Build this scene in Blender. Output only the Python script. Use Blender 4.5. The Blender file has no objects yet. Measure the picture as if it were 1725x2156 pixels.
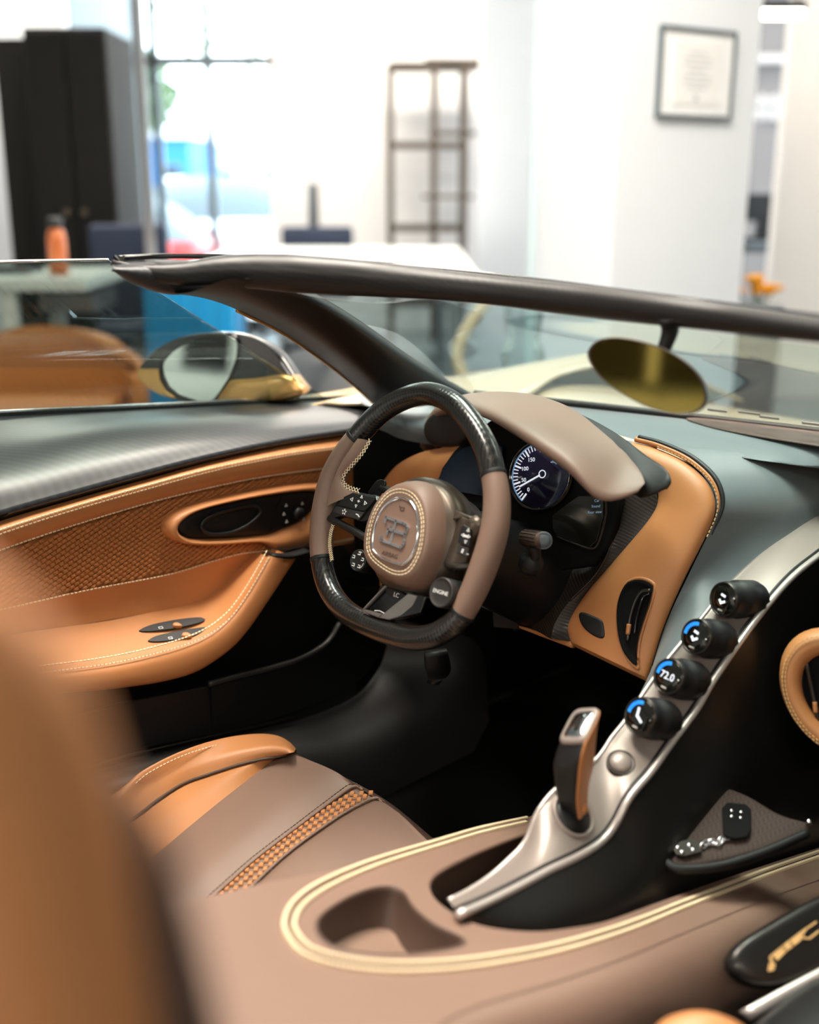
import bpy, bmesh, math, random
from mathutils import Vector as V, Matrix
random.seed(7)
scene = bpy.context.scene
col = scene.collection
# ------------------------------------------------------------------ camera
F = 2400.0; PITCH = math.radians(16.2); AZ = math.radians(45.0)
CAM = V((.695, -1.05, 1.18))
vd = V((-math.sin(AZ)*math.cos(PITCH), math.cos(AZ)*math.cos(PITCH), -math.sin(PITCH)))
rd = V((math.cos(AZ), math.sin(AZ), 0)); ud = rd.cross(vd)
hd = V((-math.sin(AZ), math.cos(AZ), 0))
cd = bpy.data.cameras.new('camera'); cam = bpy.data.objects.new('camera', cd); col.objects.link(cam)
cam.matrix_world = Matrix(((rd.x, ud.x, -vd.x, CAM.x), (rd.y, ud.y, -vd.y, CAM.y), (rd.z, ud.z, -vd.z, CAM.z), (0, 0, 0, 1)))
cd.sensor_fit = 'VERTICAL'; cd.sensor_height = 36; cd.sensor_width = 36; cd.lens = 36*F/2156
cd.clip_start = .02; cd.clip_end = 200
cd.dof.use_dof = True; cd.dof.focus_distance = 1.65; cd.dof.aperture_fstop = 1.85
scene.camera = cam
# ------------------------------------------------------------------ world, exposure
wd = bpy.data.worlds.new('world'); scene.world = wd; wd.use_nodes = True
bg = wd.node_tree.nodes['Background']; bg.inputs[0].default_value = (.78, .9, 1, 1); bg.inputs[1].default_value = 7.0
vs = scene.view_settings; vs.view_transform = 'Standard'; vs.look = 'None'; vs.gamma = 1; vs.exposure = 0.9; vs.use_curve_mapping = False
def lamp(name, kind, loc, target, energy, color=(1, 1, 1), size=1, size_y=None, spot=None):
    ld = bpy.data.lights.new(name, kind); ld.energy = energy; ld.color = color
    if kind == 'AREA':
        ld.size = size
        if size_y: ld.shape = 'RECTANGLE'; ld.size_y = size_y
    if kind == 'SPOT': ld.spot_size = math.radians(spot); ld.spot_blend = .5; ld.shadow_soft_size = size
    o = bpy.data.objects.new(name, ld); col.objects.link(o); o.location = loc
    o.rotation_euler = (V(target)-V(loc)).to_track_quat('-Z', 'Y').to_euler()
    return o
# ------------------------------------------------------------------ pixel -> space on real surfaces
def ray(x, y): return vd + rd*((x-862.5)/F) - ud*((y-1078)/F)
def PA(x, y, a, val):
    d = ray(x, y); return CAM + d*((val-CAM[a])/d[a])
def PX(x, y, v): return PA(x, y, 0, v)
def PY(x, y, v): return PA(x, y, 1, v)
def PZ(x, y, v): return PA(x, y, 2, v)
def PD(x, y, s): return CAM + ray(x, y)*s
def PL(x, y, p, n):
    d = ray(x, y); return CAM + d*((V(p)-CAM).dot(n)/d.dot(n))
def G(u, d, z): return V((CAM.x, CAM.y, 0)) + rd*u + hd*d + V((0, 0, z))
def GP(x, y, d):
    q = ray(x, y); s = d/q.dot(hd); return q.dot(rd)*s, CAM.z + q.z*s
# ------------------------------------------------------------------ materials
def srgb(r, g, b):
    f = lambda c: (c/255/12.92 if c/255 <= .04045 else ((c/255+.055)/1.055)**2.4)
    return (f(r), f(g), f(b), 1)
MATS = {}
def mat(name, rgb, rough=.5, metal=0, spec=.5, coat=0, bump=None, var=None, emit=None, sheen=0, alpha=1):
    m = bpy.data.materials.new(name); m.use_nodes = True; nt = m.node_tree; b = nt.nodes['Principled BSDF']
    c = srgb(*rgb); b.inputs['Base Color'].default_value = c; b.inputs['Roughness'].default_value = rough
    b.inputs['Metallic'].default_value = metal; b.inputs['Specular IOR Level'].default_value = spec
    b.inputs['Coat Weight'].default_value = coat; b.inputs['Coat Roughness'].default_value = .08
    b.inputs['Sheen Weight'].default_value = sheen
    tc = None
    if bump or var:
        tc = nt.nodes.new('ShaderNodeTexCoord')
    if bump:
        sc, st = bump
        n = nt.nodes.new('ShaderNodeTexNoise'); n.inputs['Scale'].default_value = sc; n.inputs['Detail'].default_value = 3
        nt.links.new(tc.outputs['Object'], n.inputs['Vector'])
        bp = nt.nodes.new('ShaderNodeBump'); bp.inputs['Strength'].default_value = st; bp.inputs['Distance'].default_value = .001
        nt.links.new(n.outputs['Fac'], bp.inputs['Height']); nt.links.new(bp.outputs['Normal'], b.inputs['Normal'])
    if var:
        sc, am = var
        n = nt.nodes.new('ShaderNodeTexNoise'); n.inputs['Scale'].default_value = sc; n.inputs['Detail'].default_value = 4
        nt.links.new(tc.outputs['Object'], n.inputs['Vector'])
        mx = nt.nodes.new('ShaderNodeMix'); mx.data_type = 'RGBA'
        mx.inputs[6].default_value = [x*(1-am) for x in c[:3]]+[1]; mx.inputs[7].default_value = [min(1, x*(1+am)) for x in c[:3]]+[1]
        nt.links.new(n.outputs['Fac'], mx.inputs[0]); nt.links.new(mx.outputs[2], b.inputs['Base Color'])
    if emit:
        b.inputs['Emission Color'].default_value = c; b.inputs['Emission Strength'].default_value = emit
    MATS[name] = m; return m
def carbon(name, a, b_, scale, rough, ang=.6, coat=0, spec=.5, bs=.25):
    m = mat(name, a, rough, 0, spec, coat); nt = m.node_tree; b = nt.nodes['Principled BSDF']
    tc = nt.nodes.new('ShaderNodeTexCoord'); mp = nt.nodes.new('ShaderNodeMapping'); mp.inputs['Rotation'].default_value = (ang, ang*.5, ang)
    nt.links.new(tc.outputs['Object'], mp.inputs['Vector'])
    w = nt.nodes.new('ShaderNodeTexWave'); w.inputs['Scale'].default_value = scale; w.inputs['Distortion'].default_value = .25; w.inputs['Detail'].default_value = 1; w.inputs['Detail Scale'].default_value = 6
    nt.links.new(mp.outputs['Vector'], w.inputs['Vector'])
    mx = nt.nodes.new('ShaderNodeMix'); mx.data_type = 'RGBA'; mx.inputs[6].default_value = srgb(*a); mx.inputs[7].default_value = srgb(*b_)
    nt.links.new(w.outputs['Fac'], mx.inputs[0]); nt.links.new(mx.outputs[2], b.inputs['Base Color'])
    bp = nt.nodes.new('ShaderNodeBump'); bp.inputs['Strength'].default_value = bs; bp.inputs['Distance'].default_value = .0005
    nt.links.new(w.outputs['Fac'], bp.inputs['Height']); nt.links.new(bp.outputs['Normal'], b.inputs['Normal'])
    return m
def glass(name, tint, refl=.6, rough=0):
    m = bpy.data.materials.new(name); m.use_nodes = True; nt = m.node_tree; nt.nodes.clear()
    o = nt.nodes.new('ShaderNodeOutputMaterial'); t = nt.nodes.new('ShaderNodeBsdfTransparent'); t.inputs[0].default_value = srgb(*tint)
    g = nt.nodes.new('ShaderNodeBsdfGlossy'); g.inputs['Roughness'].default_value = rough
    fr = nt.nodes.new('ShaderNodeFresnel'); fr.inputs[0].default_value = 1.45
    mu = nt.nodes.new('ShaderNodeMath'); mu.operation = 'MULTIPLY'; mu.inputs[1].default_value = refl
    mx = nt.nodes.new('ShaderNodeMixShader')
    nt.links.new(fr.outputs[0], mu.inputs[0]); nt.links.new(mu.outputs[0], mx.inputs[0]); nt.links.new(t.outputs[0], mx.inputs[1]); nt.links.new(g.outputs[0], mx.inputs[2]); nt.links.new(mx.outputs[0], o.inputs[0])
    MATS[name] = m; return m
LB = (900, .12)
mat('tan', (190, 127, 78), .46, bump=LB, var=(6, .06))
mat('tan_weave', (176, 112, 60), .45, bump=LB, var=(40, .1))
mat('brown', (128, 102, 88), .5, bump=LB, var=(5, .05))
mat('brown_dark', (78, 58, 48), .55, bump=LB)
mat('brown_weave', (128, 102, 86), .7, bump=(500, .5))
mat('thread', (240, 220, 184), .6)
mat('thread_brown', (92, 72, 58), .6)
mat('black', (14, 14, 15), .5, bump=(700, .15))
mat('black_soft', (9, 9, 9), .85, spec=.2)
mat('spoke_metal', (138, 134, 131), .32, metal=.7)
mat('black_gloss', (8, 8, 9), .12, coat=.5)
mat('carpet', (10, 9, 8), .95, spec=.1, bump=(300, 1))
mat('dash', (104, 113, 117), .46, bump=(800, .1), sheen=.2)
mat('dark_grey', (46, 44, 43), .42, bump=(900, .1))
carbon('carbon_door', (32, 34, 38), (47, 49, 53), 62, .36, .7, spec=.8, bs=.06)
carbon('carbon_wheel', (18, 17, 16), (44, 41, 38), 70, .27, .5, .35)
carbon('carbon_dash', (24, 21, 19), (54, 45, 38), 75, .3, 1.2)
carbon('carbon_pillar', (19, 18, 18), (31, 28, 27), 62, .42, .9, bs=.08)
mat('bronze', (84, 74, 64), .34, metal=.6)
mat('dark_flank', (52, 50, 48), .3, metal=.7)
mat('brown_weave_dark', (54, 40, 33), .75, bump=(400, .5))
mat('screen_glow2', (40, 130, 210), .4, emit=.6)
mat('satin', (158, 146, 139), .42, metal=.35)
mat('satin_light', (214, 204, 198), .32, metal=.6)
mat('dark_metal', (70, 66, 62), .3, metal=.8)
mat('chrome', (228, 228, 232), .14, metal=1)
mat('mirror_glass', (215, 225, 225), .02, metal=1)
mat('mirror_olive', (122, 110, 56), .04, metal=1)  # olive of the reflected leather is put into the mirror's tint
mat('gold', (206, 160, 96), .28, metal=.6, coat=.5)
mat('gold_thread', (222, 178, 120), .5)
mat('cream_paint', (214, 192, 160), .25, coat=.6)
mat('print', (235, 235, 235), .5)
mat('screen_glow', (130, 160, 185), .4, emit=.22)
mat('screen_white', (225, 230, 240), .4, emit=.45)
mat('dial', (52, 48, 84), .25, emit=.12)
mat('screen_dark', (20, 20, 16), .06, coat=.3)
mat('screen_dim', (10, 20, 32), .12, emit=.04)
mat('screen_blue', (16, 30, 48), .12, emit=.15)
glass('windshield_glass', (208, 228, 228), .35)
glass('side_glass', (214, 222, 219), .3)
glass('clear_glass', (232, 240, 239), .6)
glass('room_glass', (240, 246, 246), .3)
# ------------------------------------------------------------------ mesh helpers
ORG = {}
def put(o, parent, org):
    col.objects.link(o); ORG[o.name] = V(org)
    if parent is not None:
        o.parent = parent; o.location = V(org)-ORG[parent.name]
    else: o.location = V(org)
def tag(o, label=None, cat=None, group=None, kind=None):
    if label: o['label'] = label
    if cat: o['category'] = cat
    if group: o['group'] = group
    if kind: o['kind'] = kind
    return o
def empty(name, loc, label, cat, group=None):
    o = bpy.data.objects.new(name, None); o.empty_display_size = .05; put(o, None, loc); return tag(o, label, cat, group)
def mobj(name, verts, faces, m, parent=None, smooth=True, org=None, flat_ang=None):
    verts = [V(v) for v in verts]
    if org is None:
        mn = [min(v[i] for v in verts) for i in range(3)]; mx = [max(v[i] for v in verts) for i in range(3)]
        org = V(((mn[0]+mx[0])/2, (mn[1]+mx[1])/2, mn[2]))
    me = bpy.data.meshes.new(name); me.from_pydata([tuple(v-V(org)) for v in verts], [], faces); me.update()
    bm = bmesh.new(); bm.from_mesh(me); bmesh.ops.recalc_face_normals(bm, faces=bm.faces); bm.to_mesh(me); bm.free()
    for p in me.polygons: p.use_smooth = smooth
    if isinstance(m, str): m = MATS[m]
    if m: me.materials.append(m)
    o = bpy.data.objects.new(name, me); put(o, parent, org)
    return o
def cat(pts, n, closed=False):
    """Catmull-Rom through pts, n points evenly spaced by length"""
    P = [V(p) for p in pts]; k = len(P); out = []
    if k == 2 and not closed: return [P[0].lerp(P[1], i/(n-1)) for i in range(n)]
    segs = k if closed else k-1
    for i in range(segs):
        if closed: a, b, c, d = P[(i-1) % k], P[i], P[(i+1) % k], P[(i+2) % k]
        else:
            b, c = P[i], P[i+1]; a = P[i-1] if i else b*2-c; d = P[i+2] if i+2 < k else c*2-b
        for j in range(14):
            t = j/14
            out.append(.5*((2*b)+(c-a)*t+(2*a-5*b+4*c-d)*t*t+(3*b-3*c+d-a)*t**3))
    out.append(P[0].copy() if closed else P[-1].copy())
    L = [0]
    for i in range(1, len(out)): L.append(L[-1]+(out[i]-out[i-1]).length)
    res = []; j = 0; m = n if closed else n-1
    for i in range(n):
        s = L[-1]*i/m
        while j < len(L)-2 and L[j+1] < s: j += 1
        t = (s-L[j])/max(1e-9, L[j+1]-L[j]); res.append(out[j].lerp(out[j+1], min(1, max(0, t))))
    return res
def grid_faces(nr, nc, closed_c=False, closed_r=False):
    f = []
    for i in range(nr if closed_r else nr-1):
        for j in range(nc if closed_c else nc-1):
            a = i*nc+j; b = i*nc+(j+1) % nc; c = ((i+1) % nr)*nc+(j+1) % nc; d = ((i+1) % nr)*nc+j
            f.append((a, b, c, d))
    return f
def loft(name, rows, m, parent=None, nu=40, nv=None, solid=0, offset=-1, closed=False, smooth_v=True, caps=False):
    R = [cat(r, nu, closed) for r in rows]
    if nv and smooth_v and len(R) > 2:
        cols = [cat([r[j] for r in R], nv) for j in range(nu)]
        R = [[cols[j][i] for j in range(nu)] for i in range(nv)]
    vs_ = [p for r in R for p in r]; f = grid_faces(len(R), nu, closed)
    if caps and closed:
        f.append(tuple(range(nu))); f.append(tuple(range((len(R)-1)*nu, len(R)*nu)))
    o = mobj(name, vs_, f, m, parent)
    if solid:
        md = o.modifiers.new('solid', 'SOLIDIFY'); md.thickness = solid; md.offset = offset
    return o
def tube(name, pts, rad, m, parent=None, seg=12, n=None, closed=False, caps=True, flat=None, data=False, start=None):
    n = n or max(8, len(pts)*6); C = cat(pts, n, closed)
    if callable(rad): R = [rad(i/(n-1)) for i in range(n)]
    elif isinstance(rad, (list, tuple)):
        R = []
        for i in range(n):
            t = i/(n-1)*(len(rad)-1); a = min(int(t), len(rad)-2); R.append(rad[a]+(rad[a+1]-rad[a])*(t-a))
    else: R = [rad]*n
    vs_ = []; prev = None
    for i in range(n):
        t = (C[(i+1) % n]-C[i-1]) if closed else (C[min(n-1, i+1)]-C[max(0, i-1)])
        t.normalize()
        if prev is None:
            a = start or (V((0, 0, 1)) if abs(t.z) < .9 else V((1, 0, 0))); nrm = (a-t*a.dot(t)).normalized()
        else: nrm = (prev-t*prev.dot(t)).normalized()
        prev = nrm; bi = t.cross(nrm)
        for j in range(seg):
            a = 2*math.pi*j/seg; vs_.append(C[i]+(nrm*math.cos(a)*(flat or 1)+bi*math.sin(a))*R[i])
    f = grid_faces(n, seg, True, closed)
    if not closed and caps: f += [tuple(range(seg)), tuple(range((n-1)*seg, n*seg))]
    if data: return vs_, f
    return mobj(name, vs_, f, m, parent)
def prism(name, outline, n, h, m, parent=None, bevel=0, segs=2, smooth=True, k=None, closed_curve=True):
    """outline extruded by n*h (n unit, from the outline away)"""
    P = cat(outline, k, True) if k else [V(p) for p in outline]; n = V(n).normalized(); N = len(P)
    vs_ = P+[p+n*h for p in P]
    f = [tuple(range(N)), tuple(range(N, 2*N))]+[(i, (i+1) % N, N+(i+1) % N, N+i) for i in range(N)]
    o = mobj(name, vs_, f, m, parent, smooth=False)
    if bevel:
        b = o.modifiers.new('bevel', 'BEVEL'); b.width = bevel; b.segments = segs; b.limit_method = 'ANGLE'; b.angle_limit = math.radians(50)
    if smooth:
        for p in o.data.polygons: p.use_smooth = True
        e = o.modifiers.new('wn', 'WEIGHTED_NORMAL'); e.keep_sharp = True
    return o
def rings(name, outs, m, parent=None, k=48, cap_end=True, cap_start=False, nv=None):
    """closed outlines joined one after the other; last one filled"""
    R = [cat(o, k, True) for o in outs]
    if nv:
        cols = [cat([r[j] for r in R], nv) for j in range(k)]; R = [[cols[j][i] for j in range(k)] for i in range(nv)]
    vs_ = [p for r in R for p in r]; f = grid_faces(len(R), k, True)
    if cap_end: f.append(tuple(range((len(R)-1)*k, len(R)*k)))
    if cap_start: f.append(tuple(range(k)))
    return mobj(name, vs_, f, m, parent)
def pad(name, outline, n, h, m, parent=None, k=48, prof=None, base=0):
    """puffed cushion over an outline"""
    P = cat(outline, k, True); n = V(n).normalized(); c = sum(P, V())/len(P)
    prof = prof or [(1, -.25), (1, 0), (.985, .35), (.95, .68), (.87, .9), (.7, 1), (.4, 1.05), (.15, 1.06)]
    rs = [[c+(p-c)*s+n*(base+h*z) for p in P] for s, z in prof]
    return rings(name, rs, m, parent, k)
def box_data(c, ex, ey, ez):
    s = [(-1, -1, -1), (1, -1, -1), (1, 1, -1), (-1, 1, -1), (-1, -1, 1), (1, -1, 1), (1, 1, 1), (-1, 1, 1)]
    return [c+ex*a+ey*b+ez*d for a, b, d in s], [(0, 3, 2, 1), (4, 5, 6, 7), (0, 1, 5, 4), (1, 2, 6, 5), (2, 3, 7, 6), (3, 0, 4, 7)]
def stitches(name, pts, n, m, parent, length=.005, gap=.002, w=.0011, lift=.0006, slant=0):
    C0 = cat(pts, 400); tot = sum((C0[i+1]-C0[i]).length for i in range(399)); cnt = max(2, int(tot/(length+gap)))
    C = cat(pts, cnt+1); vs_, fs = [], []
    for i in range(cnt):
        d = (C[i+1]-C[i]); d.normalize(); nn = n(C[i]) if callable(n) else V(n).normalized(); s = nn.cross(d).normalized()
        d = (d*math.cos(slant)+s*math.sin(slant)); s = nn.cross(d).normalized()
        v, f = box_data((C[i]+C[i+1])/2+nn*lift, d*length/2, s*w/2, nn*w/2)
        b = len(vs_); vs_ += v; fs += [tuple(q+b for q in g) for g in f]
    o = mobj(name, vs_, fs, m, parent, smooth=False); o['kind'] = 'stuff'; return o
def strokes(name, lines, n, w, h, m, parent):
    """flat bars along polylines, raised by h along n"""
    vs_, fs = [], []; n = V(n).normalized()
    for ln in lines:
        ww = w
        if isinstance(ln, tuple): ln, ww = ln
        for i in range(len(ln)-1):
            a, b = V(ln[i]), V(ln[i+1]); d = (b-a); L = d.length; d.normalize(); s = n.cross(d)
            v, f = box_data((a+b)/2, d*(L/2+ww*.42), s*ww/2, n*h)
            k = len(vs_); vs_ += v; fs += [tuple(q+k for q in g) for g in f]
    return mobj(name, vs_, fs, m, parent, smooth=False)
def text(name, body, org, ex, ey, size, m, parent, ext=.0002, align='CENTER'):
    cu = bpy.data.curves.new(name, 'FONT'); cu.body = body; cu.size = size; cu.extrude = ext; cu.align_x = align; cu.align_y = 'CENTER'
    t = bpy.data.objects.new('t', cu); me = bpy.data.meshes.new_from_object(t); bpy.data.objects.remove(t)
    ex = V(ex).normalized(); ey = V(ey); ey = (ey-ex*ey.dot(ex)).normalized(); ez = ex.cross(ey)
    vs_ = [V(org)+ex*v.co.x+ey*v.co.y+ez*v.co.z for v in me.vertices]; fs = [tuple(p.vertices) for p in me.polygons]
    bpy.data.meshes.remove(me)
    return mobj(name, vs_, fs, m, parent, smooth=False)
def disc_rings(c, ex, ey, n, prof, k=32):
    return [[c+(ex*math.cos(2*math.pi*i/k)+ey*math.sin(2*math.pi*i/k))*r+n*z for i in range(k)] for r, z in prof]
def turned(name, c, axis, prof, m, parent=None, k=32, cap_start=True):
    axis = V(axis).normalized(); a = V((0, 0, 1)) if abs(axis.z) < .9 else V((1, 0, 0)); ex = axis.cross(a).normalized(); ey = axis.cross(ex)
    R = disc_rings(V(c), ex, ey, axis, prof, k); vs_ = [p for r in R for p in r]; f = grid_faces(len(R), k, True)
    f.append(tuple(range((len(R)-1)*k, len(R)*k)))
    if cap_start: f.append(tuple(range(k)))
    return mobj(name, vs_, f, m, parent)
from mathutils.bvhtree import BVHTree
def hit_obj(o, x, y):
    M_ = o.data; bt_ = BVHTree.FromPolygons([v.co+ORG[o.name] for v in M_.vertices], [tuple(p.vertices) for p in M_.polygons]); return bt_.ray_cast(CAM, ray(x, y).normalized())[0]
def checker(m, sc, amount):
    nt = m.node_tree; b = nt.nodes['Principled BSDF']; tc = nt.nodes.new('ShaderNodeTexCoord'); mp = nt.nodes.new('ShaderNodeMapping'); mp.inputs['Rotation'].default_value = (.3, 0, .78)
    ck = nt.nodes.new('ShaderNodeTexChecker'); ck.inputs['Scale'].default_value = sc; c = b.inputs['Base Color'].default_value
    ck.inputs['Color1'].default_value = [x*(1-amount) for x in c[:3]]+[1]; ck.inputs['Color2'].default_value = [min(1, x*(1+amount)) for x in c[:3]]+[1]
    nt.links.new(tc.outputs['Object'], mp.inputs['Vector']); nt.links.new(mp.outputs['Vector'], ck.inputs['Vector']); nt.links.new(ck.outputs['Color'], b.inputs['Base Color'])
def lerp2(a, b, t): return [V(p).lerp(V(q), t) for p, q in zip(a, b)]
def wbox(name, u0, u1, d0, d1, z0, z1, m, parent=None, bevel=0, rot=0):
    c = G((u0+u1)/2, (d0+d1)/2, (z0+z1)/2); a, b = rd, hd
    if rot: a = rd*math.cos(rot)+hd*math.sin(rot); b = hd*math.cos(rot)-rd*math.sin(rot)
    v, f = box_data(c, a*abs(u1-u0)/2, b*abs(d1-d0)/2, V((0, 0, 1))*abs(z1-z0)/2)
    o = mobj(name, v, f, m, parent, smooth=False)
    if bevel:
        x = o.modifiers.new('bevel', 'BEVEL'); x.width = bevel; x.segments = 2
    return o

checker(MATS['brown_weave'], 420, .3); checker(MATS['brown_weave_dark'], 330, .35)
# ================================================================== THE ROOM
mat('floor', (112, 120, 122), .28, bump=(40, .05), var=(2, .08))
mat('wall_white', (236, 233, 231), .6, bump=(200, .05))
mat('wall_cool', (228, 233, 240), .55, bump=(200, .05))
mat('wall_grey', (150, 146, 145), .6, bump=(200, .05))
mat('reflected_dark', (40, 33, 26), .7)
mat('ceiling_paint', (226, 226, 226), .8)
mat('lamp_glow', (255, 246, 232), .5, emit=9)
mat('lamp_case', (60, 60, 62), .4, metal=.5)
mat('frame_black', (22, 24, 26), .4)
mat('wardrobe', (22, 20, 19), .6, spec=.2, var=(8, .2))
mat('navy', (34, 44, 66), .8, bump=(300, .3))
mat('white_lam', (228, 230, 226), .35)
mat('steel', (150, 155, 160), .3, metal=.8)
mat('copper', (196, 108, 58), .35, metal=.25, coat=.3)
mat('shelf_metal', (74, 64, 54), .5, metal=.2)
mat('shelf_board', (70, 60, 48), .5)
mat('paper', (238, 240, 242), .7)
mat('ink', (196, 200, 204), .8)
mat('grey_table', (96, 106, 112), .5)
mat('tan_chair', (176, 108, 48), .55, bump=(300, .2))
mat('blue_plastic', (0, 140, 200), .45)
mat('flower', (236, 160, 12), .7)
mat('leaf', (70, 92, 40), .7)
mat('leaf_pale', (176, 178, 140), .8)
mat('bark', (170, 156, 140), .9)
mat('sky_white', (235, 245, 250), .6)
mat('blue_wall', (0, 92, 150), .6)
mat('pale_build', (206, 206, 214), .7)
mat('car_white', (240, 242, 244), .15, coat=.8)
mat('car_red', (220, 60, 60), .2, coat=.6)
mat('rubber', (20, 20, 20), .8)
mat('asphalt', (190, 184, 182), .9)
struct = lambda o: tag(o, kind='structure')
FL = wbox('floor', -9, 12, -7, 9.6, -.12, 0, 'floor'); struct(FL)
struct(wbox('ceiling', -9, 12, -7, 9.6, 3.5, 3.62, 'ceiling_paint'))
struct(wbox('wall_rear', -9, 12, -7.1, -7, 0, 3.5, 'wall_white'))
struct(wbox('reflected_panel', -8.9, 6, -6.98, -6.9, 1.2, 3.4, 'reflected_dark'))  # dark panel added behind the camera for the inside mirror to reflect
struct(wbox('reflected_strip', -6.42, -6.28, -6.9, -6.86, 1.2, 3.4, 'wall_white'))  # pale strip added on it for the same mirror reflection
struct(wbox('wall_right', 12, 12.1, -7, 9.6, 0, 3.5, 'wall_grey'))
struct(wbox('wall_left', -9.1, -9, -7, 9.6, 0, 3.5, 'wall_white'))
dark_board = empty('reflected_board', G(-8.95, -5.07, 1.66), 'black board added on the unseen wall for the door mirror', 'screen')  # unseen board, added so the door mirror holds a dark rectangle
wbox('frame', -8.98, -8.93, -5.4, -4.75, 1.66, 2.16, 'frame_black', dark_board)
wbox('board_face', -8.93, -8.92, -5.38, -4.77, 1.68, 2.14, 'screen_dark', dark_board)
U = lambda x, y, d: GP(x, y, d)[0]
ZZ = lambda x, y, d: GP(x, y, d)[1]
# wall with the shelf, window to its left, wall behind the wardrobe
DW = 9.4
uw0, uw1 = U(316, 250, DW), U(583, 250, DW)
struct(wbox('wall_back', uw1, U(1800, 250, DW), DW, DW+.12, 0, 3.5, 'wall_white'))
struct(wbox('wall_office', -9, uw0, 7.2, 7.3, 0, 3.5, 'wall_cool'))
struct(wbox('wall_return', uw0-.1, uw0, 7.3, DW, 0, 3.5, 'frame_black'))
# window: frame bars and panes
win = wbox('window_1', uw0, uw1, DW-.02, DW+.08, 3.38, 3.5, 'frame_black'); struct(win)
um = U(441, 250, DW); zt = ZZ(441, 128, DW)
for a, mm_ in ((uw0+.05, 'frame_black'), (um, 'grey_table'), (uw1-.03, 'wall_white')): wbox('mullion', a-.032, a+.032, DW, DW+.07, 0, 3.4, mm_, win)
for (a, b) in ((uw0, um-.03), (um+.03, uw1)):
    wbox('rail', a, b, DW, DW+.06, zt-.04, zt+.04, 'grey_table', win); wbox('rail', a, b, DW, DW+.06, .0, .1, 'frame_black', win)
    wbox('pane', a, b, DW+.025, DW+.035, .1, zt-.045, 'room_glass', win); wbox('pane', a, b, DW+.025, DW+.035, zt+.045, 3.4, 'room_glass', win)
# bright metal edge of the glass partition
pe = wbox('trim_1', U(302, 250, 5.9)-.022, U(302, 250, 5.9)+.022, 5.86, 5.9, 0, 3.5, 'steel'); struct(pe)
# grey-white panel right of the shelf, and the column with the picture
struct(wbox('wall_panel', U(1015, 250, 7.4), U(1160, 250, 7.4)+.6, 7.4, 7.5, 0, 3.5, 'wall_cool'))
th = math.radians(56); A_ = rd*math.sin(th)+hd*math.cos(th); B_ = -rd*math.cos(th)+hd*math.sin(th)
c0u = U(1301, 300, 4.2); C0 = G(c0u, 4.2, 0)
def hit(x, base, d):
    q = ray(x, 300); q = V((q.x, q.y, 0)); o = V((CAM.x, CAM.y, 0))
    # solve o+q*s = base+d*L
    det = q.x*(-d.y)+d.x*q.y; rx, ry = base.x-o.x, base.y-o.y
    return (q.x*ry-q.y*rx)/det
La = hit(1584, C0, A_); Lb = hit(1136, C0, B_)
def wallq(name, base, d1, L1, d2, L2, z0, z1, m, parent=None):
    c = base+d1*L1/2+d2*L2/2; c.z = (z0+z1)/2
    v, f = box_data(c, d1*L1/2, d2*L2/2, V((0, 0, (z1-z0)/2))); return mobj(name, v, f, m, parent, smooth=False)
struct(wallq('wall_column', C0, A_, La, B_, Lb, 0, 3.5, 'wall_cool'))
tr = struct(wallq('trim_2', C0+B_*(Lb+.02)-A_*.02, A_, .03, B_, .012, 0, 3.5, mat('glass_edge', (205, 220, 224), .3)))
# framed certificate on the column
def colp(x, y):
    n = B_; return PL(x, y, C0-B_*.001, n)
fr_o = [colp(1387, 50), colp(1547, 70), colp(1531, 254), colp(1378, 244)]
cen = sum(fr_o, V())/4
hw = ((fr_o[1]-fr_o[0]).length+(fr_o[2]-fr_o[3]).length)/4; hh = ((fr_o[0]-fr_o[3]).length+(fr_o[1]-fr_o[2]).length)/4
pf = empty('picture_frame', cen-V((0, 0, hh)), 'thin dark framed certificate hanging on the white column', 'picture')
zv = V((0, 0, 1)); bt = .011
def flat(name, cc, w, h, t, m, par, off):
    v, f = box_data(cc-B_*off, A_*w, zv*h, B_*t); return mobj(name, v, f, m, par, smooth=False)
flat('backing', cen, hw-bt, hh-bt, .004, 'paper', pf, .006)
for s in (-1, 1):
    flat('frame_bar', cen+A_*s*(hw-bt/2), bt/2, hh, .009, 'grey_table', pf, .01)
    flat('frame_bar', cen+zv*s*(hh-bt/2), hw-bt, bt/2, .009, 'grey_table', pf, .01)
sh = flat('certificate', cen, hw*.62, hh*.7, .0015, 'print', pf, .012)
for i in range(7):
    flat('text_line', cen+zv*(hh*.45-i*hh*.13), hw*(.36 if i % 3 else .22), hh*.018, .0006, 'ink', sh, .0145)
flat('seal', cen-zv*hh*.55, hw*.06, hw*.06, .0008, 'ink', sh, .0145)
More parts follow.
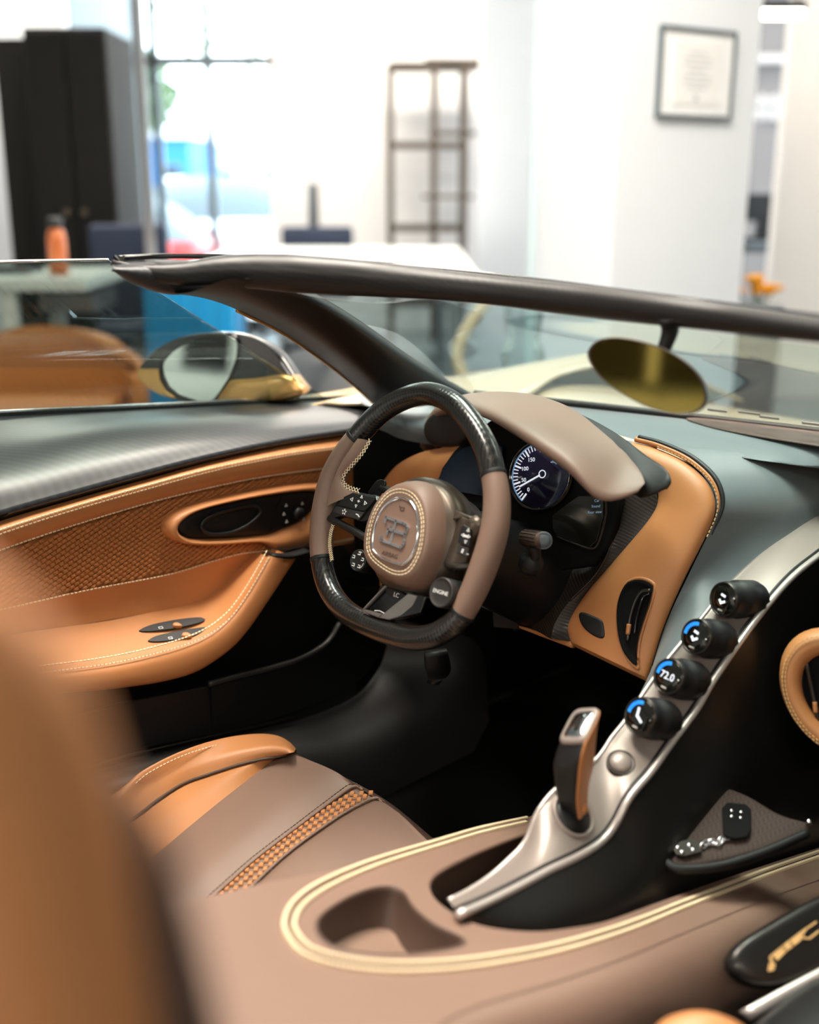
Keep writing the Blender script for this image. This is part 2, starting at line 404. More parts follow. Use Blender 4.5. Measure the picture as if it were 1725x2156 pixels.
# bay to the right of the column
struct(wbox('wall_bay', U(1540, 250, 9.0), U(1660, 250, 9.0), 8.9, 9.0, 0, 3.5, 'wall_grey'))
struct(wbox('wall_far_right', U(1652, 250, 6.4), U(1652, 250, 6.4)+4, 6.4, 6.5, 0, 3.5, 'wall_white'))
struct(wbox('trim_3', U(1600, 142, 8.85)-.1, U(1650, 142, 8.85)+.1, 8.8, 8.9, ZZ(1640, 133, 8.85), ZZ(1640, 115, 8.85), 'wall_white'))
def linear_lamp(u, d, z, L, label, group=None, along=None):
    e = empty('pendant_lamp', G(u, d, z), label, 'lamp', group)
    a = along or rd
    def bx(nm, cu, w, t, zz, hz, m):
        c = G(u, d, zz)+a*cu; b2 = V((-a.y, a.x, 0)); v, f = box_data(c, a*w, b2*t, zv*hz); return mobj(nm, v, f, m, e, smooth=False)
    bx('housing', 0, L/2, .05, z+.05, .02, 'lamp_case'); bx('diffuser', 0, L/2-.01, .045, z+.015, .015, 'lamp_glow')
    for s in (-1, 1): bx('cable', s*L*.35, .004, .004, (z+.07+3.5)/2, (3.5-z-.07)/2, 'lamp_case')
    return e
linear_lamp(U(1643, 37, 6.0), 6.0, ZZ(1643, 37, 6.0), .22, 'short bright linear pendant lamp beside the white column')
# two faint rows of letters on the bay wall, too soft to read
bay = bpy.data.objects['wall_bay']
for r_, yy in enumerate((212, 240)):
    for i in range(7):
        a = U(1592+i*9+r_*2, yy, 8.85); z_ = ZZ(1610, yy, 8.85); wbox('letter', a-.011, a+.011, 8.87, 8.9, z_-.035-.01*(i % 2), z_+.03+.01*(i % 3), 'wall_white', bay)
# side table with flowers, screen
ut, dt = U(1610, 505, 6.9), 6.9
tz = ZZ(1610, 508, 6.9)
st = empty('side_table', G(ut, dt, 0), 'grey metal side table behind the white column', 'table')
wbox('table_top', ut-.45, U(1675, 508, dt), dt-.3, dt+.3, tz-.05, tz, 'grey_table', st, .005)
for a in (U(1668, 508, dt), ut-.4):
    for b in (dt-.28, dt+.25): wbox('leg', a-.025, a+.025, b-.02, b+.02, 0, tz-.05, 'grey_table', st)
mo = empty('monitor', G(U(1603, 440, 7.0), 7.0, tz), 'black flat screen standing on the grey side table', 'monitor')
a0, a1 = U(1540, 440, 7.0), U(1633, 440, 7.0)
wbox('screen', a0, a1, 6.98, 7.02, ZZ(1600, 466, 7), ZZ(1600, 408, 7), 'frame_black', mo, .01)
wbox('stand', U(1610, 440, 7)-.04, U(1610, 440, 7)+.04, 6.99, 7.03, tz+.02, ZZ(1600, 462, 7), 'frame_black', mo)
wbox('foot', U(1610, 440, 7)-.12, U(1610, 440, 7)+.12, 6.93, 7.08, tz, tz+.02, 'frame_black', mo, .004)
# flowers in a pot
fu, fd = U(1597, 600, 5.6), 5.6
fz = ZZ(1597, 600, fd)
fp = empty('flower_pot', G(fu, fd, 0), 'orange flowers in a grey pot on a plinth behind the column', 'plant')
turned('pot', G(fu, fd, 0), zv, [(.11, 0), (.12, .1), (.13, fz-.12), (.12, fz-.1)], 'grey_table', fp)
for i in range(9):
    a = random.random()*6.28; r_ = random.random()*.09; zz = fz-.04+random.random()*.07
    c = G(fu+r_*math.cos(a)*1.3, fd+r_*math.sin(a), zz)
    st_ = tube('stem', [G(fu, fd, fz-.14), c], .004, 'leaf', fp, 6)
    rr = []
    for k_ in range(24):
        t = 6.283*k_/24; q = .026+.014*math.cos(t*6); rr.append((q*math.cos(t), q*math.sin(t)))
    vs_ = []; 
    for z_, s_ in ((-.012, .25), (0, 1), (.014, .8), (.02, .2)): vs_ += [c+V((x*s_, y*s_, z_)) for x, y in rr]
    mobj('blossom', vs_, grid_faces(4, 24, True)+[tuple(range(72, 96))], 'flower', st_)
# wardrobe
wd_ = 6.4
wu0, wu1 = U(62, 250, wd_), U(288, 250, wd_+.6); wz = ZZ(60, 57, wd_)
we = empty('wardrobe', G((wu0+wu1)/2, wd_, 0), 'tall black wardrobe standing against the office wall', 'wardrobe')
wb = wbox('body', wu0, wu1, wd_, wd_+.6, 0, wz, 'wardrobe', we, .01)
for i in range(2):
    a = wu0+.01+i*(wu1-wu0)/2; b = a+(wu1-wu0)/2-.015
    dr = wbox('door', a, b, wd_-.022, wd_, .06, wz-.02, 'wardrobe', we, .004)
    hx = b-.04 if i == 0 else a+.04
    turned('knob', G(hx, wd_-.022, ZZ(255, 447, wd_)), -hd, [(.006, 0), (.006, .015), (.018, .02), (.02, .03), (.012, .038)], 'bronze', dr, 16)
side = wbox('side_panel', wu0-.26, wu0-.002, wd_+.3, wd_+.62, 0, wz-.02, 'wardrobe', we)
# desk at the left with bottle, laptop
dd = 5.1; dz = ZZ(120, 578, dd)
du1 = U(212, 578, dd); du0 = du1-2.0
de = empty('desk', G(du1-1, dd, 0), 'white desk with square steel legs in front of the black wardrobe', 'desk')
wbox('desk_top', du0, du1, dd-.25, dd+.5, dz-.05, dz, 'white_lam', de, .004)
lu = U(22, 640, dd-.2)
for b in (dd-.2, dd+.45):
    wbox('leg', lu-.03, lu+.03, b-.03, b+.03, 0, dz-.05, 'white_lam', de, .003)
    wbox('leg', du0+.1, du0+.16, b-.03, b+.03, 0, dz-.05, 'white_lam', de, .003)
wbox('drawer_unit', U(90, 630, dd+.1), U(205, 630, dd+.1), dd+.05, dd+.45, dz-.17, dz-.09, 'steel', de, .004)
bu = U(125, 575, dd); bz = dz
be = empty('water_bottle', G(bu, dd, bz), 'copper orange steel water bottle with dark lid on the white desk', 'bottle')
bh = ZZ(125, 480, dd)-dz
turned('body', G(bu, dd, bz), zv, [(.036, 0), (.041, .006), (.041, bh-.05), (.036, bh-.02), (.026, bh)], 'copper', be)
turned('lid', G(bu, dd, bz+bh), zv, [(.03, 0), (.031, .004), (.031, .04), (.026, .045)], 'frame_black', be)
lp = empty('laptop', G(U(40, 575, dd), dd+.1, dz), 'closed dark laptop lying on the white desk', 'laptop')
wbox('base', U(-40, 575, dd), U(62, 575, dd), dd-.02, dd+.22, dz, dz+.014, 'grey_table', lp, .003)
wbox('lid', U(-40, 575, dd), U(62, 575, dd), dd-.02, dd+.22, dz+.015, dz+.024, 'frame_black', lp, .003)
# office chairs
def office_chair(u, d, ztop, w, label, rot=0, m='navy', hback=.42, group=None):
    e = empty('office_chair', G(u, d, 0), label, 'chair', group)
    a = rd*math.cos(rot)+hd*math.sin(rot); b = hd*math.cos(rot)-rd*math.sin(rot); o = G(u, d, 0)
    def bb(nm, cu, cb, cz, hu, hb, hz, mm, bev=.03):
        v, f = box_data(o+a*cu+b*cb+zv*cz, a*hu, b*hb, zv*hz); q = mobj(nm, v, f, mm, e, smooth=True)
        x = q.modifiers.new('bevel', 'BEVEL'); x.width = bev; x.segments = 3; return q
    bb('backrest', 0, .24, ztop-hback/2, w/2, .03, hback/2, m)
    bb('seat', 0, 0, .46, w/2, .24, .035, m)
    bb('back_support', 0, .25, .56, .04, .012, .14, 'frame_black', .008)
    for s in (-1, 1):
        q = tube('armrest', [o+a*s*w/2+b*.2+zv*.48, o+a*s*(w/2+.04)+b*.15+zv*.64, o+a*s*(w/2+.04)-b*.15+zv*.65, o+a*s*(w/2)-b*.17+zv*.48], .014, 'frame_black', e, 8)
    turned('column', o+zv*.08, zv, [(.03, 0), (.03, .2), (.02, .21), (.02, .36)], 'steel', e, 12)
    for i in range(5):
        t = i*1.2566
        l = tube('leg', [o+zv*.11, o+(a*math.cos(t)+b*math.sin(t))*.28+zv*.075], [.02, .014], 'frame_black', e, 8)
        turned('caster', o+(a*math.cos(t)+b*math.sin(t))*.28+zv*.03-a*.015, a, [(.02, 0), (.03, .005), (.03, .025), (.02, .03)], 'rubber', l, 12)
    return e
office_chair(U(272, 480, 5.85), 5.85, ZZ(275, 472, 6.05), .4, 'navy high-backed office chair between the white desk and the wardrobe', .25, hback=.62)
office_chair(U(662, 480, 7.9), 7.9, ZZ(662, 477, 8.1), .5, 'navy low-backed office chair behind the long white table', 0)
office_chair(U(592, 480, 8.75), 8.75, ZZ(604, 385, 8.75), .46, 'black office chair turned side-on near the window', -1.45, 'frame_black', .5)
# long table
tze = .75
te = empty('meeting_table', G(U(760, 560, 6.2), 6.2, 0), 'long white meeting table in front of the metal shelf', 'table')
d_far = None
dq = 7.3
for q in range(400):
    dq = 5+q*.01
    if ZZ(700, 519, dq) <= tze: break
wbox('table_top', U(375, 540, 6), U(1000, 540, 6), 5.3, dq, tze-.03, tze, 'white_lam', te, .004)
for a in (U(400, 540, 6), U(950, 540, 6)):
    for b in (5.45, dq-.15): wbox('leg', a-.03, a+.03, b-.03, b+.03, 0, tze-.03, 'steel', te)
# metal shelf
sd = 8.7
s0, s1 = U(822, 300, sd), U(1000, 300, sd)
sz = ZZ(900, 136, sd)
se = empty('metal_shelf', G((s0+s1)/2, sd, 0), 'tall open metal shelf with slatted top against the white wall', 'shelf')
pu = [U(822, 300, sd), U(915, 300, sd), U(978, 300, sd)]
for i, a in enumerate(pu):
    for b, w in ((sd, .024), (sd+.4, .02)):
        wbox('post', a-w, a+w, b-w, b+w, 0, sz, 'shelf_metal', se)
ux = s1
for y_ in (136, 305, 482, 640, 745): 
    z_ = ZZ(900, y_, sd)
    wbox('rail', pu[0], pu[2], sd-.01, sd+.01, z_-.02, z_+.02, 'shelf_metal', se)
    wbox('rail', pu[0], pu[2], sd+.39, sd+.41, z_-.02, z_+.02, 'shelf_metal', se)
for (ya, x0, x1) in ((276, 905, 1003), (412, 890, 1000), (136, 895, 1008)):
    z_ = ZZ(900, ya, sd); wbox('board', U(x0, 300, sd), U(x1, 300, sd), sd-.01, sd+.4, z_-.02, z_+(.04 if ya == 136 else .0), 'shelf_board', se)
for i in range(7):
    a = U(832+i*10, 300, sd); wbox('slat', a-.01, a+.01, sd, sd+.42, sz-.005, sz+.02, 'shelf_board', se)
# tan armchair at the left, seen through the door glass
ae = empty('armchair', G(U(90, 760, 4.2), 4.2, 0), 'tan leather armchair standing below the white desk', 'armchair')
cu_, cd_ = U(80, 760, 4.3), 4.3
zc = ZZ(100, 705, 4.3)
ro = [[G(cu_+x, cd_+y, z) for x, y in ((-.42, -.05), (-.36, .1), (-.15, .18), (.15, .18), (.36, .1), (.42, -.05))] for z, y2 in ((.2, 0), (zc-.12, 0))]
top = [G(cu_+x, cd_+y, zc-dz_) for x, y, dz_ in ((-.38, -.05, .12), (-.3, .12, .04), (-.12, .2, 0), (.1, .2, 0), (.28, .12, .04), (.38, -.05, .14))]
loft('backrest', [ro[0], ro[1], top], 'tan_chair', ae, 30, 14, solid=.07)
wbox('seat', cu_-.32, cu_+.32, cd_-.42, cd_+.1, .2, .4, 'tan_chair', ae, .05)
for s in (-1, 1):
    for b in (-.36, .1): wbox('leg', cu_+s*.3-.02, cu_+s*.3+.02, cd_+b-.02, cd_+b+.02, 0, .2, 'frame_black', ae)
# blue sheeted crate and the floor bits
bc = empty('blue_crate', G(U(395, 660, 5.0), 5.05, 0), 'bright blue plastic crate beside the meeting table', 'crate')
k0, k1 = U(312, 660, 5.0), U(500, 660, 5.0)
cz1 = ZZ(395, 600, 5.0)
wbox('body', k0, k1, 4.9, 5.25, .05, cz1, 'blue_plastic', bc, .02)
wbox('lid', k0-.01, k1+.01, 4.89, 5.26, cz1, cz1+.04, 'blue_plastic', bc, .01)
for i in range(4): wbox('rib', k0+.05+i*(k1-k0-.1)/3-.01, k0+.05+i*(k1-k0-.1)/3+.01, 4.885, 4.9, .08, cz1-.02, 'blue_plastic', bc)
# glass vase and curved arch lamp seen through the windscreen
vdp = 3.4
vu = U(1118, 740, vdp)
vzb, vzt = ZZ(1095, 812, vdp), ZZ(1140, 640, vdp)
ve = empty('glass_vase', G(vu, vdp, 0), 'clear waisted glass vase on a white plinth beyond the windscreen', 'vase')
H = vzt-vzb; ra = 46*vdp/F
base = G(U(1100, 800, vdp), vdp, vzb)
tube('glass_body', [base, base+zv*H*.12, base+zv*H*.3, base+zv*H*.6, base+zv*H*.85, base+zv*H], [ra*.55, ra*1.0, ra*1.02, ra*.72, ra*.86, ra*.9], 'clear_glass', ve, 28, 30, caps=False)
wbox('plinth', vu-.17, vu+.2, vdp-.17, vdp+.2, 0, vzb, 'white_lam', ve, .01)
ad = 3.9
ar = empty('hoop_stand', G(U(990, 740, ad), ad, 0), 'cream curved hoop stand beyond the windscreen', 'stand')
hp = [G(*GP(x, y, ad)[:1], ad, GP(x, y, ad)[1]) for x, y in ((1035, 620), (1010, 655), (978, 700), (964, 745), (972, 785), (992, 825), (1010, 860))]
hp.append(G(U(1025, 900, ad), ad, .02))
tube('hoop', hp, .022, 'cream_paint', ar, 14, 50)
turned('base', G(U(1025, 900, ad), ad, 0), zv, [(.14, 0), (.14, .015), (.1, .025)], 'cream_paint', ar)
# ceiling lamps: recessed panels
def ceiling_lamp(u, d, su, sd_, strength, label, group, color=(255, 246, 232)):
    e = empty('ceiling_lamp', G(u, d, 3.47), label, 'lamp', group)
    nm = 'panel_glow_%g' % strength
    m = MATS.get(nm) or mat(nm, color, .5, emit=strength)
    wbox('diffuser', u-su/2, u+su/2, d-sd_/2, d+sd_/2, 3.472, 3.482, m, e)
    for s in (-1, 1):
        wbox('rim', u+s*(su/2+.01)-.01, u+s*(su/2+.01)+.01, d-sd_/2-.02, d+sd_/2+.02, 3.465, 3.5, 'lamp_case', e)
        wbox('rim', u-su/2, u+su/2, d+s*(sd_/2+.01)-.01, d+s*(sd_/2+.01)+.01, 3.465, 3.5, 'lamp_case', e)
    return e
for (u, d, su, sd_, s, lab, g) in (
    (-.7, 1.5, .5, 1.6, 29, 'bright ceiling panel lamp above the driver side of the car', 'ceiling lamps above the car'),
    (.35, 2.2, .6, 1.6, 28, 'bright ceiling panel lamp above the bonnet of the car', 'ceiling lamps above the car'),
    (-2.2, 6.5, 1.6, .6, 24, 'ceiling panel lamp over the desk and wardrobe', None),
    (.0, 7.6, 2.2, .6, 23, 'ceiling panel lamp over the meeting table', None),
    (3.2, 5.9, 1.6, .6, 20, 'ceiling panel lamp over the grey side table', None),
    (2.6, 2.4, 1.2, .6, 6, 'ceiling panel lamp in front of the white column', None),
    (-.2, -3.2, 4.0, .5, 12, 'long ceiling fill lamp behind the car, out of view', None),  # unseen panel, serves as soft fill from behind
    (-7.0, -4.8, 1.6, 1.2, 24, 'square ceiling panel lamp added to brighten the wall in the door mirror', None)):  # added out of view to lighten the wall the door mirror reflects
    ceiling_lamp(u, d, su, sd_, s, lab, g)
# ------------------------------------------------------------------ outdoors, through the window
gr = wbox('ground_outside', -20, 14, 9.7, 45, -.3, -.1, 'asphalt'); struct(gr)
def building(u0, u1, d, h, m, label):
    e = empty('building', G((u0+u1)/2, d, -.1), label, 'building')
    wbox('wall', u0, u1, d, d+4, -.1, h, m, e); wbox('roof_edge', u0-.1, u1+.1, d-.15, d+4.1, h, h+.18, 'pale_build', e)
    n = max(2, int((u1-u0)/1.6))
    for i in range(n):
        a = u0+(i+.25)*(u1-u0)/n; w = wbox('window', a, a+(u1-u0)/n*.5, d-.03, d, .9, h-.5, 'grey_table', e); wbox('pane', a+.05, a+(u1-u0)/n*.5-.05, d-.05, d-.03, .95, h-.55, 'screen_blue', w)
building(U(250, 300, 24), U(396, 300, 24), 24, ZZ(350, 290, 24), 'blue_wall', 'low blue building far outside the window')
building(U(400, 300, 30), U(640, 300, 30), 30, ZZ(500, 305, 27), 'pale_build', 'pale grey building far outside the window')
def parked_car(u, d, m, label, sc=1):
    e = empty('parked_car', G(u, d, -.1), label, 'car'); o = G(u, d, -.1)
    P = lambda x, y, z: o+rd*x*sc+hd*y*sc+zv*z*sc
    secs = []
    for x, zb, zt_, w in ((-2.1, .35, .6, .7), (-1.9, .25, .8, .85), (-1.0, .2, .9, .9), (0, .2, .95, .9), (1.3, .2, .95, .9), (1.9, .25, .85, .85), (2.1, .35, .7, .75)):
        secs.append([P(x, -w, zb), P(x, -w, (zb+zt_)/2), P(x, -w*.92, zt_), P(x, 0, zt_+.05), P(x, w*.92, zt_), P(x, w, (zb+zt_)/2), P(x, w, zb), P(x, 0, zb)])
    loft('body', secs, m, e, 24, 20, closed=True, caps=True)
    cb = []
    for x, zt_, w in ((-1.0, .9, .82), (-.4, 1.35, .7), (.6, 1.42, .68), (1.2, 1.3, .68), (1.8, .92, .8)):
        cb.append([P(x, -.85, .88), P(x, -w, zt_), P(x, 0, zt_+.04), P(x, w, zt_), P(x, .85, .88)])
    loft('cabin', cb, 'grey_table', e, 16, 16)
    rf = [[P(x, y, z) for y, z in ((-.62, 1.4), (0, 1.47), (.62, 1.4))] for x in (-.4, .2, .9)]
    loft('roof', rf, m, e, 10, 10, solid=.04)
    for x in (-1.35, 1.35):
        for y in (-.9, .75):
            wv = turned('wheel', P(x, y, .32), hd, [(.2, 0), (.32, .02), (.32, .15), (.2, .17)], 'rubber', e, 20); turned('hubcap', P(x, y-.01, .32), -hd, [(.18, 0), (.16, .02), (.05, .03)], 'steel', wv, 16)
    for s in (-1, 1): turned('headlight', P(-2.08, s*.55, .62), -rd, [(.11, 0), (.1, .04), (.05, .06)], 'chrome', e, 16)
    return e
parked_car(U(420, 440, 15), 15, 'car_white', 'white car parked just outside the window', .9)
parked_car(U(330, 450, 12.5)-.9, 12.3, 'car_red', 'red car parked outside close to the window', .8)
def tree(u, d, h, r, label, m, n=260, seed=1):
    rn = random.Random(seed); e = empty('tree', G(u, d, -.1), label, 'tree', None); o = G(u, d, -.1)
    tube('trunk', [o, o+zv*h*.4+rd*.1, o+zv*h*.75], [.07, .05, .03], 'bark', e, 10)
    vs_, fs = [], []
    for i in range(n):
        a = V((rn.gauss(0, 1), rn.gauss(0, 1), rn.gauss(0, 1))).normalized()*(rn.random()**.4); c = o+zv*(h*.75)+V((a.x*r, a.y*r, a.z*r*.8))
        t = V((rn.gauss(0, 1), rn.gauss(0, 1), rn.gauss(0, 1))).normalized(); b = t.cross(V((rn.gauss(0, 1), rn.gauss(0, 1), 1))).normalized(); L = .17
        k = len(vs_); vs_ += [c-t*L, c+b*L*.4, c+t*L, c-b*L*.4]; fs.append((k, k+1, k+2, k+3))
    q = mobj('foliage', vs_, fs, m, e, False); q['kind'] = 'stuff'
tree(U(515, 100, 17), 17, 4.6, 1.3, 'slender tree with sparse pale leaves outside the window', 'leaf_pale', 150, 3)
tree(U(312, 250, 18)-.3, 18, 3.4, .8, 'dark green tree beside the window frame outside', 'leaf', 300, 5)
# ================================================================== THE CAR
car = empty('sports_car', (0, .2, 0), 'open-top sports car with tan and brown leather cockpit', 'car')
zv = V((0, 0, 1))
def pxl(lst, f): return [f(x, y) for x, y in lst]
# ------------------------------------------------------------------ driver's door
XD = -.79
T = [PX(x, y, -.985) for x, y in ((-220, 890), (0, 877), (200, 867), (400, 857), (600, 847), (740, 840))] + [PX(800, 838, -.95)]
M1 = pxl(((-220, 985), (0, 945), (200, 905), (400, 880), (600, 865), (740, 858), (800, 855)), lambda x, y: PX(x, y, -.875))
M2 = pxl(((-220, 1060), (0, 1012), (200, 965), (400, 925), (600, 897), (740, 882), (800, 876)), lambda x, y: PX(x, y, -.81))
Bo = pxl(((-220, 1160), (0, 1085), (150, 1042), (300, 1000), (450, 960), (600, 927), (740, 905), (800, 897)), lambda x, y: PX(x, y, -.775))
door = loft('driver_door', [T, M1, M2, Bo], 'carbon_door', car, 60, 30, solid=.01)
tag(door, 'inner driver door with matt carbon top')
# dark gap under the carbon
B2 = pxl(((-220, 1172), (0, 1097), (150, 1053), (300, 1011), (450, 970), (600, 937), (740, 914), (800, 905)), lambda x, y: PX(x, y, -.79))
loft('shadow_gap', [Bo, B2], 'black_soft', door, 50)
# tan upper band, down to the weave
St1 = ((-220, 1195), (0, 1116), (150, 1068), (300, 1025), (450, 985), (600, 955), (705, 940), (800, 928))
St1b = ((-220, 1205), (0, 1124), (150, 1075), (300, 1032), (450, 991), (600, 960), (705, 945), (800, 933))
Wt = ((-220, 1245), (0, 1160), (176, 1101), (352, 1050), (529, 1010), (683, 988), (800, 975))
Wb = ((-220, 1320), (0, 1281), (176, 1242), (352, 1208), (440, 1182), (507, 1164), (568, 1157), (700, 1140), (800, 1120))
Rl = ((-220, 1370), (0, 1335), (150, 1318), (300, 1293), (400, 1276), (470, 1250), (530, 1205), (590, 1165), (700, 1150), (800, 1130))
dp = lambda x, y: PX(x, y, XD)
db = lambda x, y: PX(x, y, XD+.012)
loft('upper_band', [B2, pxl(St1, lambda x, y: PX(x, y, XD+.02)), pxl(((-220, 1225), (0, 1142), (176, 1085), (352, 1036), (529, 998), (683, 974), (800, 961)), lambda x, y: PX(x, y, XD+.019)), pxl(Wt, lambda x, y: PX(x, y, XD+.006))], 'tan', door, 60, 18)
loft('weave_backing', [pxl(Wt, dp), pxl(Wb, dp)], 'tan_weave', door, 60)
nX = V((1, 0, 0))
stitches('stitching', pxl(St1, lambda x, y: PX(x, y, XD+.021)), nX, 'thread', door, .0045, .002, .0018)
stitches('stitching', pxl(St1b, lambda x, y: PX(x, y, XD+.021)), nX, 'thread', door, .0045, .002, .0018)
stitches('stitching', pxl([(x, y-2) for x, y in Wt], lambda x, y: PX(x, y, XD+.0085)), nX, 'thread', door, .0045, .002, .002)
stitches('stitching', pxl([(x, y+2) for x, y in Wb], lambda x, y: PX(x, y, XD+.004)), nX, 'thread', door, .0045, .002, .0017)
# lower recess panel and front continuation
lowrec = loft('recess_panel', [pxl(Wb, lambda x, y: PX(x, y, XD+.003)), pxl([(a[0], (a[1]+b[1])/2) for a, b in zip(((-220, 1320), (0, 1281), (150, 1250), (300, 1218), (400, 1195), (470, 1173), (530, 1160), (590, 1154), (700, 1140), (800, 1120)), Rl)], lambda x, y: PX(x, y, XD-.004)), pxl(Rl, lambda x, y: PX(x, y, XD-.002))], 'tan', door, 60, 12)
# armrest: top surface, stitched edge, outer face
As = ((-220, 1432), (-80, 1428), (77, 1416), (220, 1398), (330, 1374), (418, 1345), (476, 1306), (520, 1248), (564, 1172))
Ao = ((-220, 1478), (-80, 1472), (110, 1458), (264, 1444), (374, 1425), (440, 1398), (507, 1345), (573, 1253), (632, 1161))
Ai = ((-220, 1370), (-80, 1350), (77, 1328), (220, 1308), (330, 1287), (410, 1270), (462, 1240), (505, 1195), (545, 1160))
XA = -.715
rows = [pxl(Ai, lambda x, y: PX(x, y, XD-.002)),
        [p.lerp(q, .6)+V((0, 0, -.002)) for p, q in zip(pxl(Ai, lambda x, y: PX(x, y, XD)), pxl(As, lambda x, y: PX(x, y, XA)))],
        pxl(As, lambda x, y: PX(x, y, XA)),
        pxl([((a[0]*.6+b[0]*.4), a[1]*.6+b[1]*.4) for a, b in zip(As, Ao)], lambda x, y: PX(x, y, XA+.012)),
        pxl(Ao, lambda x, y: PX(x, y, XA+.012)),
        [PX(x, y, XA+.012)+V((-.03, 0, -.012)) for x, y in Ao], [PX(x, y, XA+.012)+V((-.075, 0, -.012)) for x, y in Ao]]
arm = loft('armrest', rows, 'tan', door, 60, 40); tag(arm, 'tan leather armrest sweeping up into the door pull')
stitches('stitching', [p+V((.004, 0, .001)) for p in pxl(As, lambda x, y: PX(x, y, XA+.001))], (1, 0, .6), 'thread', arm, .0042, .002, .0018)
stitches('stitching', [PX(x-3, y-11, XA-.002)+V((.002, 0, .002)) for x, y in As], (.6, 0, 1), 'thread', arm, .0042, .002, .0018)
# window switches set into the armrest
zs = lambda a, b: (280+a/8.625, 1280+b/8.625)
h3 = [hit_obj(arm, x, y) for x, y in ((330, 1335), (425, 1308), (400, 1335))]
pn = (h3[1]-h3[0]).cross(h3[2]-h3[0]).normalized(); pn = pn if pn.z > 0 else -pn
pA = h3[0]+pn*.0015
for pts, kp_, sy in ((((100, 430), (300, 330), (600, 260), (900, 210), (1200, 185), (1310, 220), (1250, 270), (900, 360), (600, 410), (300, 440)), ((715, 320), (740, 290), (800, 287), (860, 315), (890, 352), (820, 358), (740, 350)), (505, 358)), (((265, 610), (400, 530), (700, 455), (1000, 400), (1370, 360), (1290, 440), (1070, 540), (800, 590), (500, 625), (310, 625)), ((880, 505), (910, 470), (980, 467), (1040, 500), (1070, 535), (1000, 540), (910, 535)), (680, 545))):
    sw_ = prism('window_switch', [PL(*zs(a, b), pA, pn) for a, b in pts], pn, .0025, 'black', arm, .0008, 2, k=36)
    pad('switch_toggle', [PL(*zs(a, b), pA+pn*.003, pn) for a, b in kp_], pn, .004, 'tan', arm, 24)
    t0 = PL(*zs(*sy), pA+pn*.0028, pn); ex = PL(*zs(sy[0]+100, sy[1]-15), pA+pn*.0028, pn)-t0; ex.normalize(); ey = pn.cross(ex)
    strokes('symbol', [[t0-ex*.003-ey*.002, t0+ex*.003-ey*.002, t0+ex*.003+ey*.002, t0-ex*.003+ey*.002, t0-ex*.003-ey*.002]], pn, .0008, .0002, 'print', arm)
# pull handle escutcheon
Eo = ((339, 1111), (352, 1084), (396, 1062), (485, 1040), (573, 1023), (639, 1014), (680, 1016), (705, 1040), (700, 1090), (668, 1130), (634, 1152), (590, 1160), (568, 1154), (552, 1142), (520, 1140), (440, 1146), (383, 1144), (352, 1133))
Ei = ((370, 1113), (383, 1093), (423, 1071), (507, 1051), (595, 1038), (650, 1034), (672, 1040), (668, 1062), (652, 1082), (626, 1102), (595, 1114), (559, 1126), (485, 1133), (418, 1135), (388, 1130))
Po = cat(pxl(Eo, lambda x, y: PX(x, y, XD+.004)), 72, True); Pi = cat(pxl(Ei, lambda x, y: PX(x, y, XD+.012)), 72, True)
def align(A, B):
    best = min(range(len(B)), key=lambda s: sum((A[i]-B[(i+s) % len(B)]).length for i in range(0, len(A), 6)))
    return [B[(i+best) % len(B)] for i in range(len(B))]
Pi = align(Po, Pi)
R0 = [p+V((-.012, 0, 0)) for p in Po]
R1 = [p.lerp(q, .12)+V((.014, 0, 0)) for p, q in zip(Po, Pi)]; R2 = [p.lerp(q, .45)+V((.021, 0, 0)) for p, q in zip(Po, Pi)]
R3 = [p.lerp(q, .85)+V((.013, 0, 0)) for p, q in zip(Po, Pi)]; R4 = [q+V((-.004, 0, 0)) for q in Pi]
vs_ = []
for r in (R0, Po, R1, R2, R3, R4): vs_ += r
hs = mobj('handle_surround', vs_, grid_faces(6, 72, True), 'tan', door)
sb = hs.modifiers.new('sub', 'SUBSURF'); sb.levels = sb.render_levels = 1
hp_ = pad('handle_plate', [q+V((-.003, 0, 0)) for q in Pi], nX, .007, 'black', door, 60)
Sc = [PX(x, y, XD+.02) for x, y in ((424, 1107), (441, 1088), (485, 1073), (528, 1065), (546, 1071), (546, 1084), (520, 1106), (485, 1121), (441, 1124))]
tube('scoop_rim', Sc, .0028, 'black', door, 8, 60, closed=True)
pad('door_pull', [p+V((-.004, 0, 0)) for p in Sc], nX, -.004, 'black_gloss', door, 40)
strokes('panel_joint', [[PX(594, 1040, XD+.0205), PX(575, 1085, XD+.0205), PX(562, 1124, XD+.0205)]], nX, .0012, .0004, 'black_soft', door)
turned('mirror_knob', PX(624, 1079, XD+.016), nX, [(.0105, 0), (.0105, .009), (.008, .012), (.003, .0125)], 'black', door, 24)
for x, y in ((603, 1064), (598, 1082), (604, 1098), (637, 1060), (640, 1093)):
    c = PX(x, y, XD+.0205); strokes('symbol', [[c+V((0, -.0025, -.002)), c+V((0, .0025, -.002)), c+V((0, 0, .0025)), c+V((0, -.0025, -.002))]], nX, .0009, .0003, 'print', door)
# dark split line below the surround, where the armrest meets it
loft('handle_joint', [pxl(((560, 1163), (600, 1164), (640, 1154)), lambda x, y: PX(x, y, XA+.014)), pxl(((563, 1168), (600, 1171), (638, 1160)), lambda x, y: PX(x, y, XA+.014))], 'black', door, 12, solid=.02)
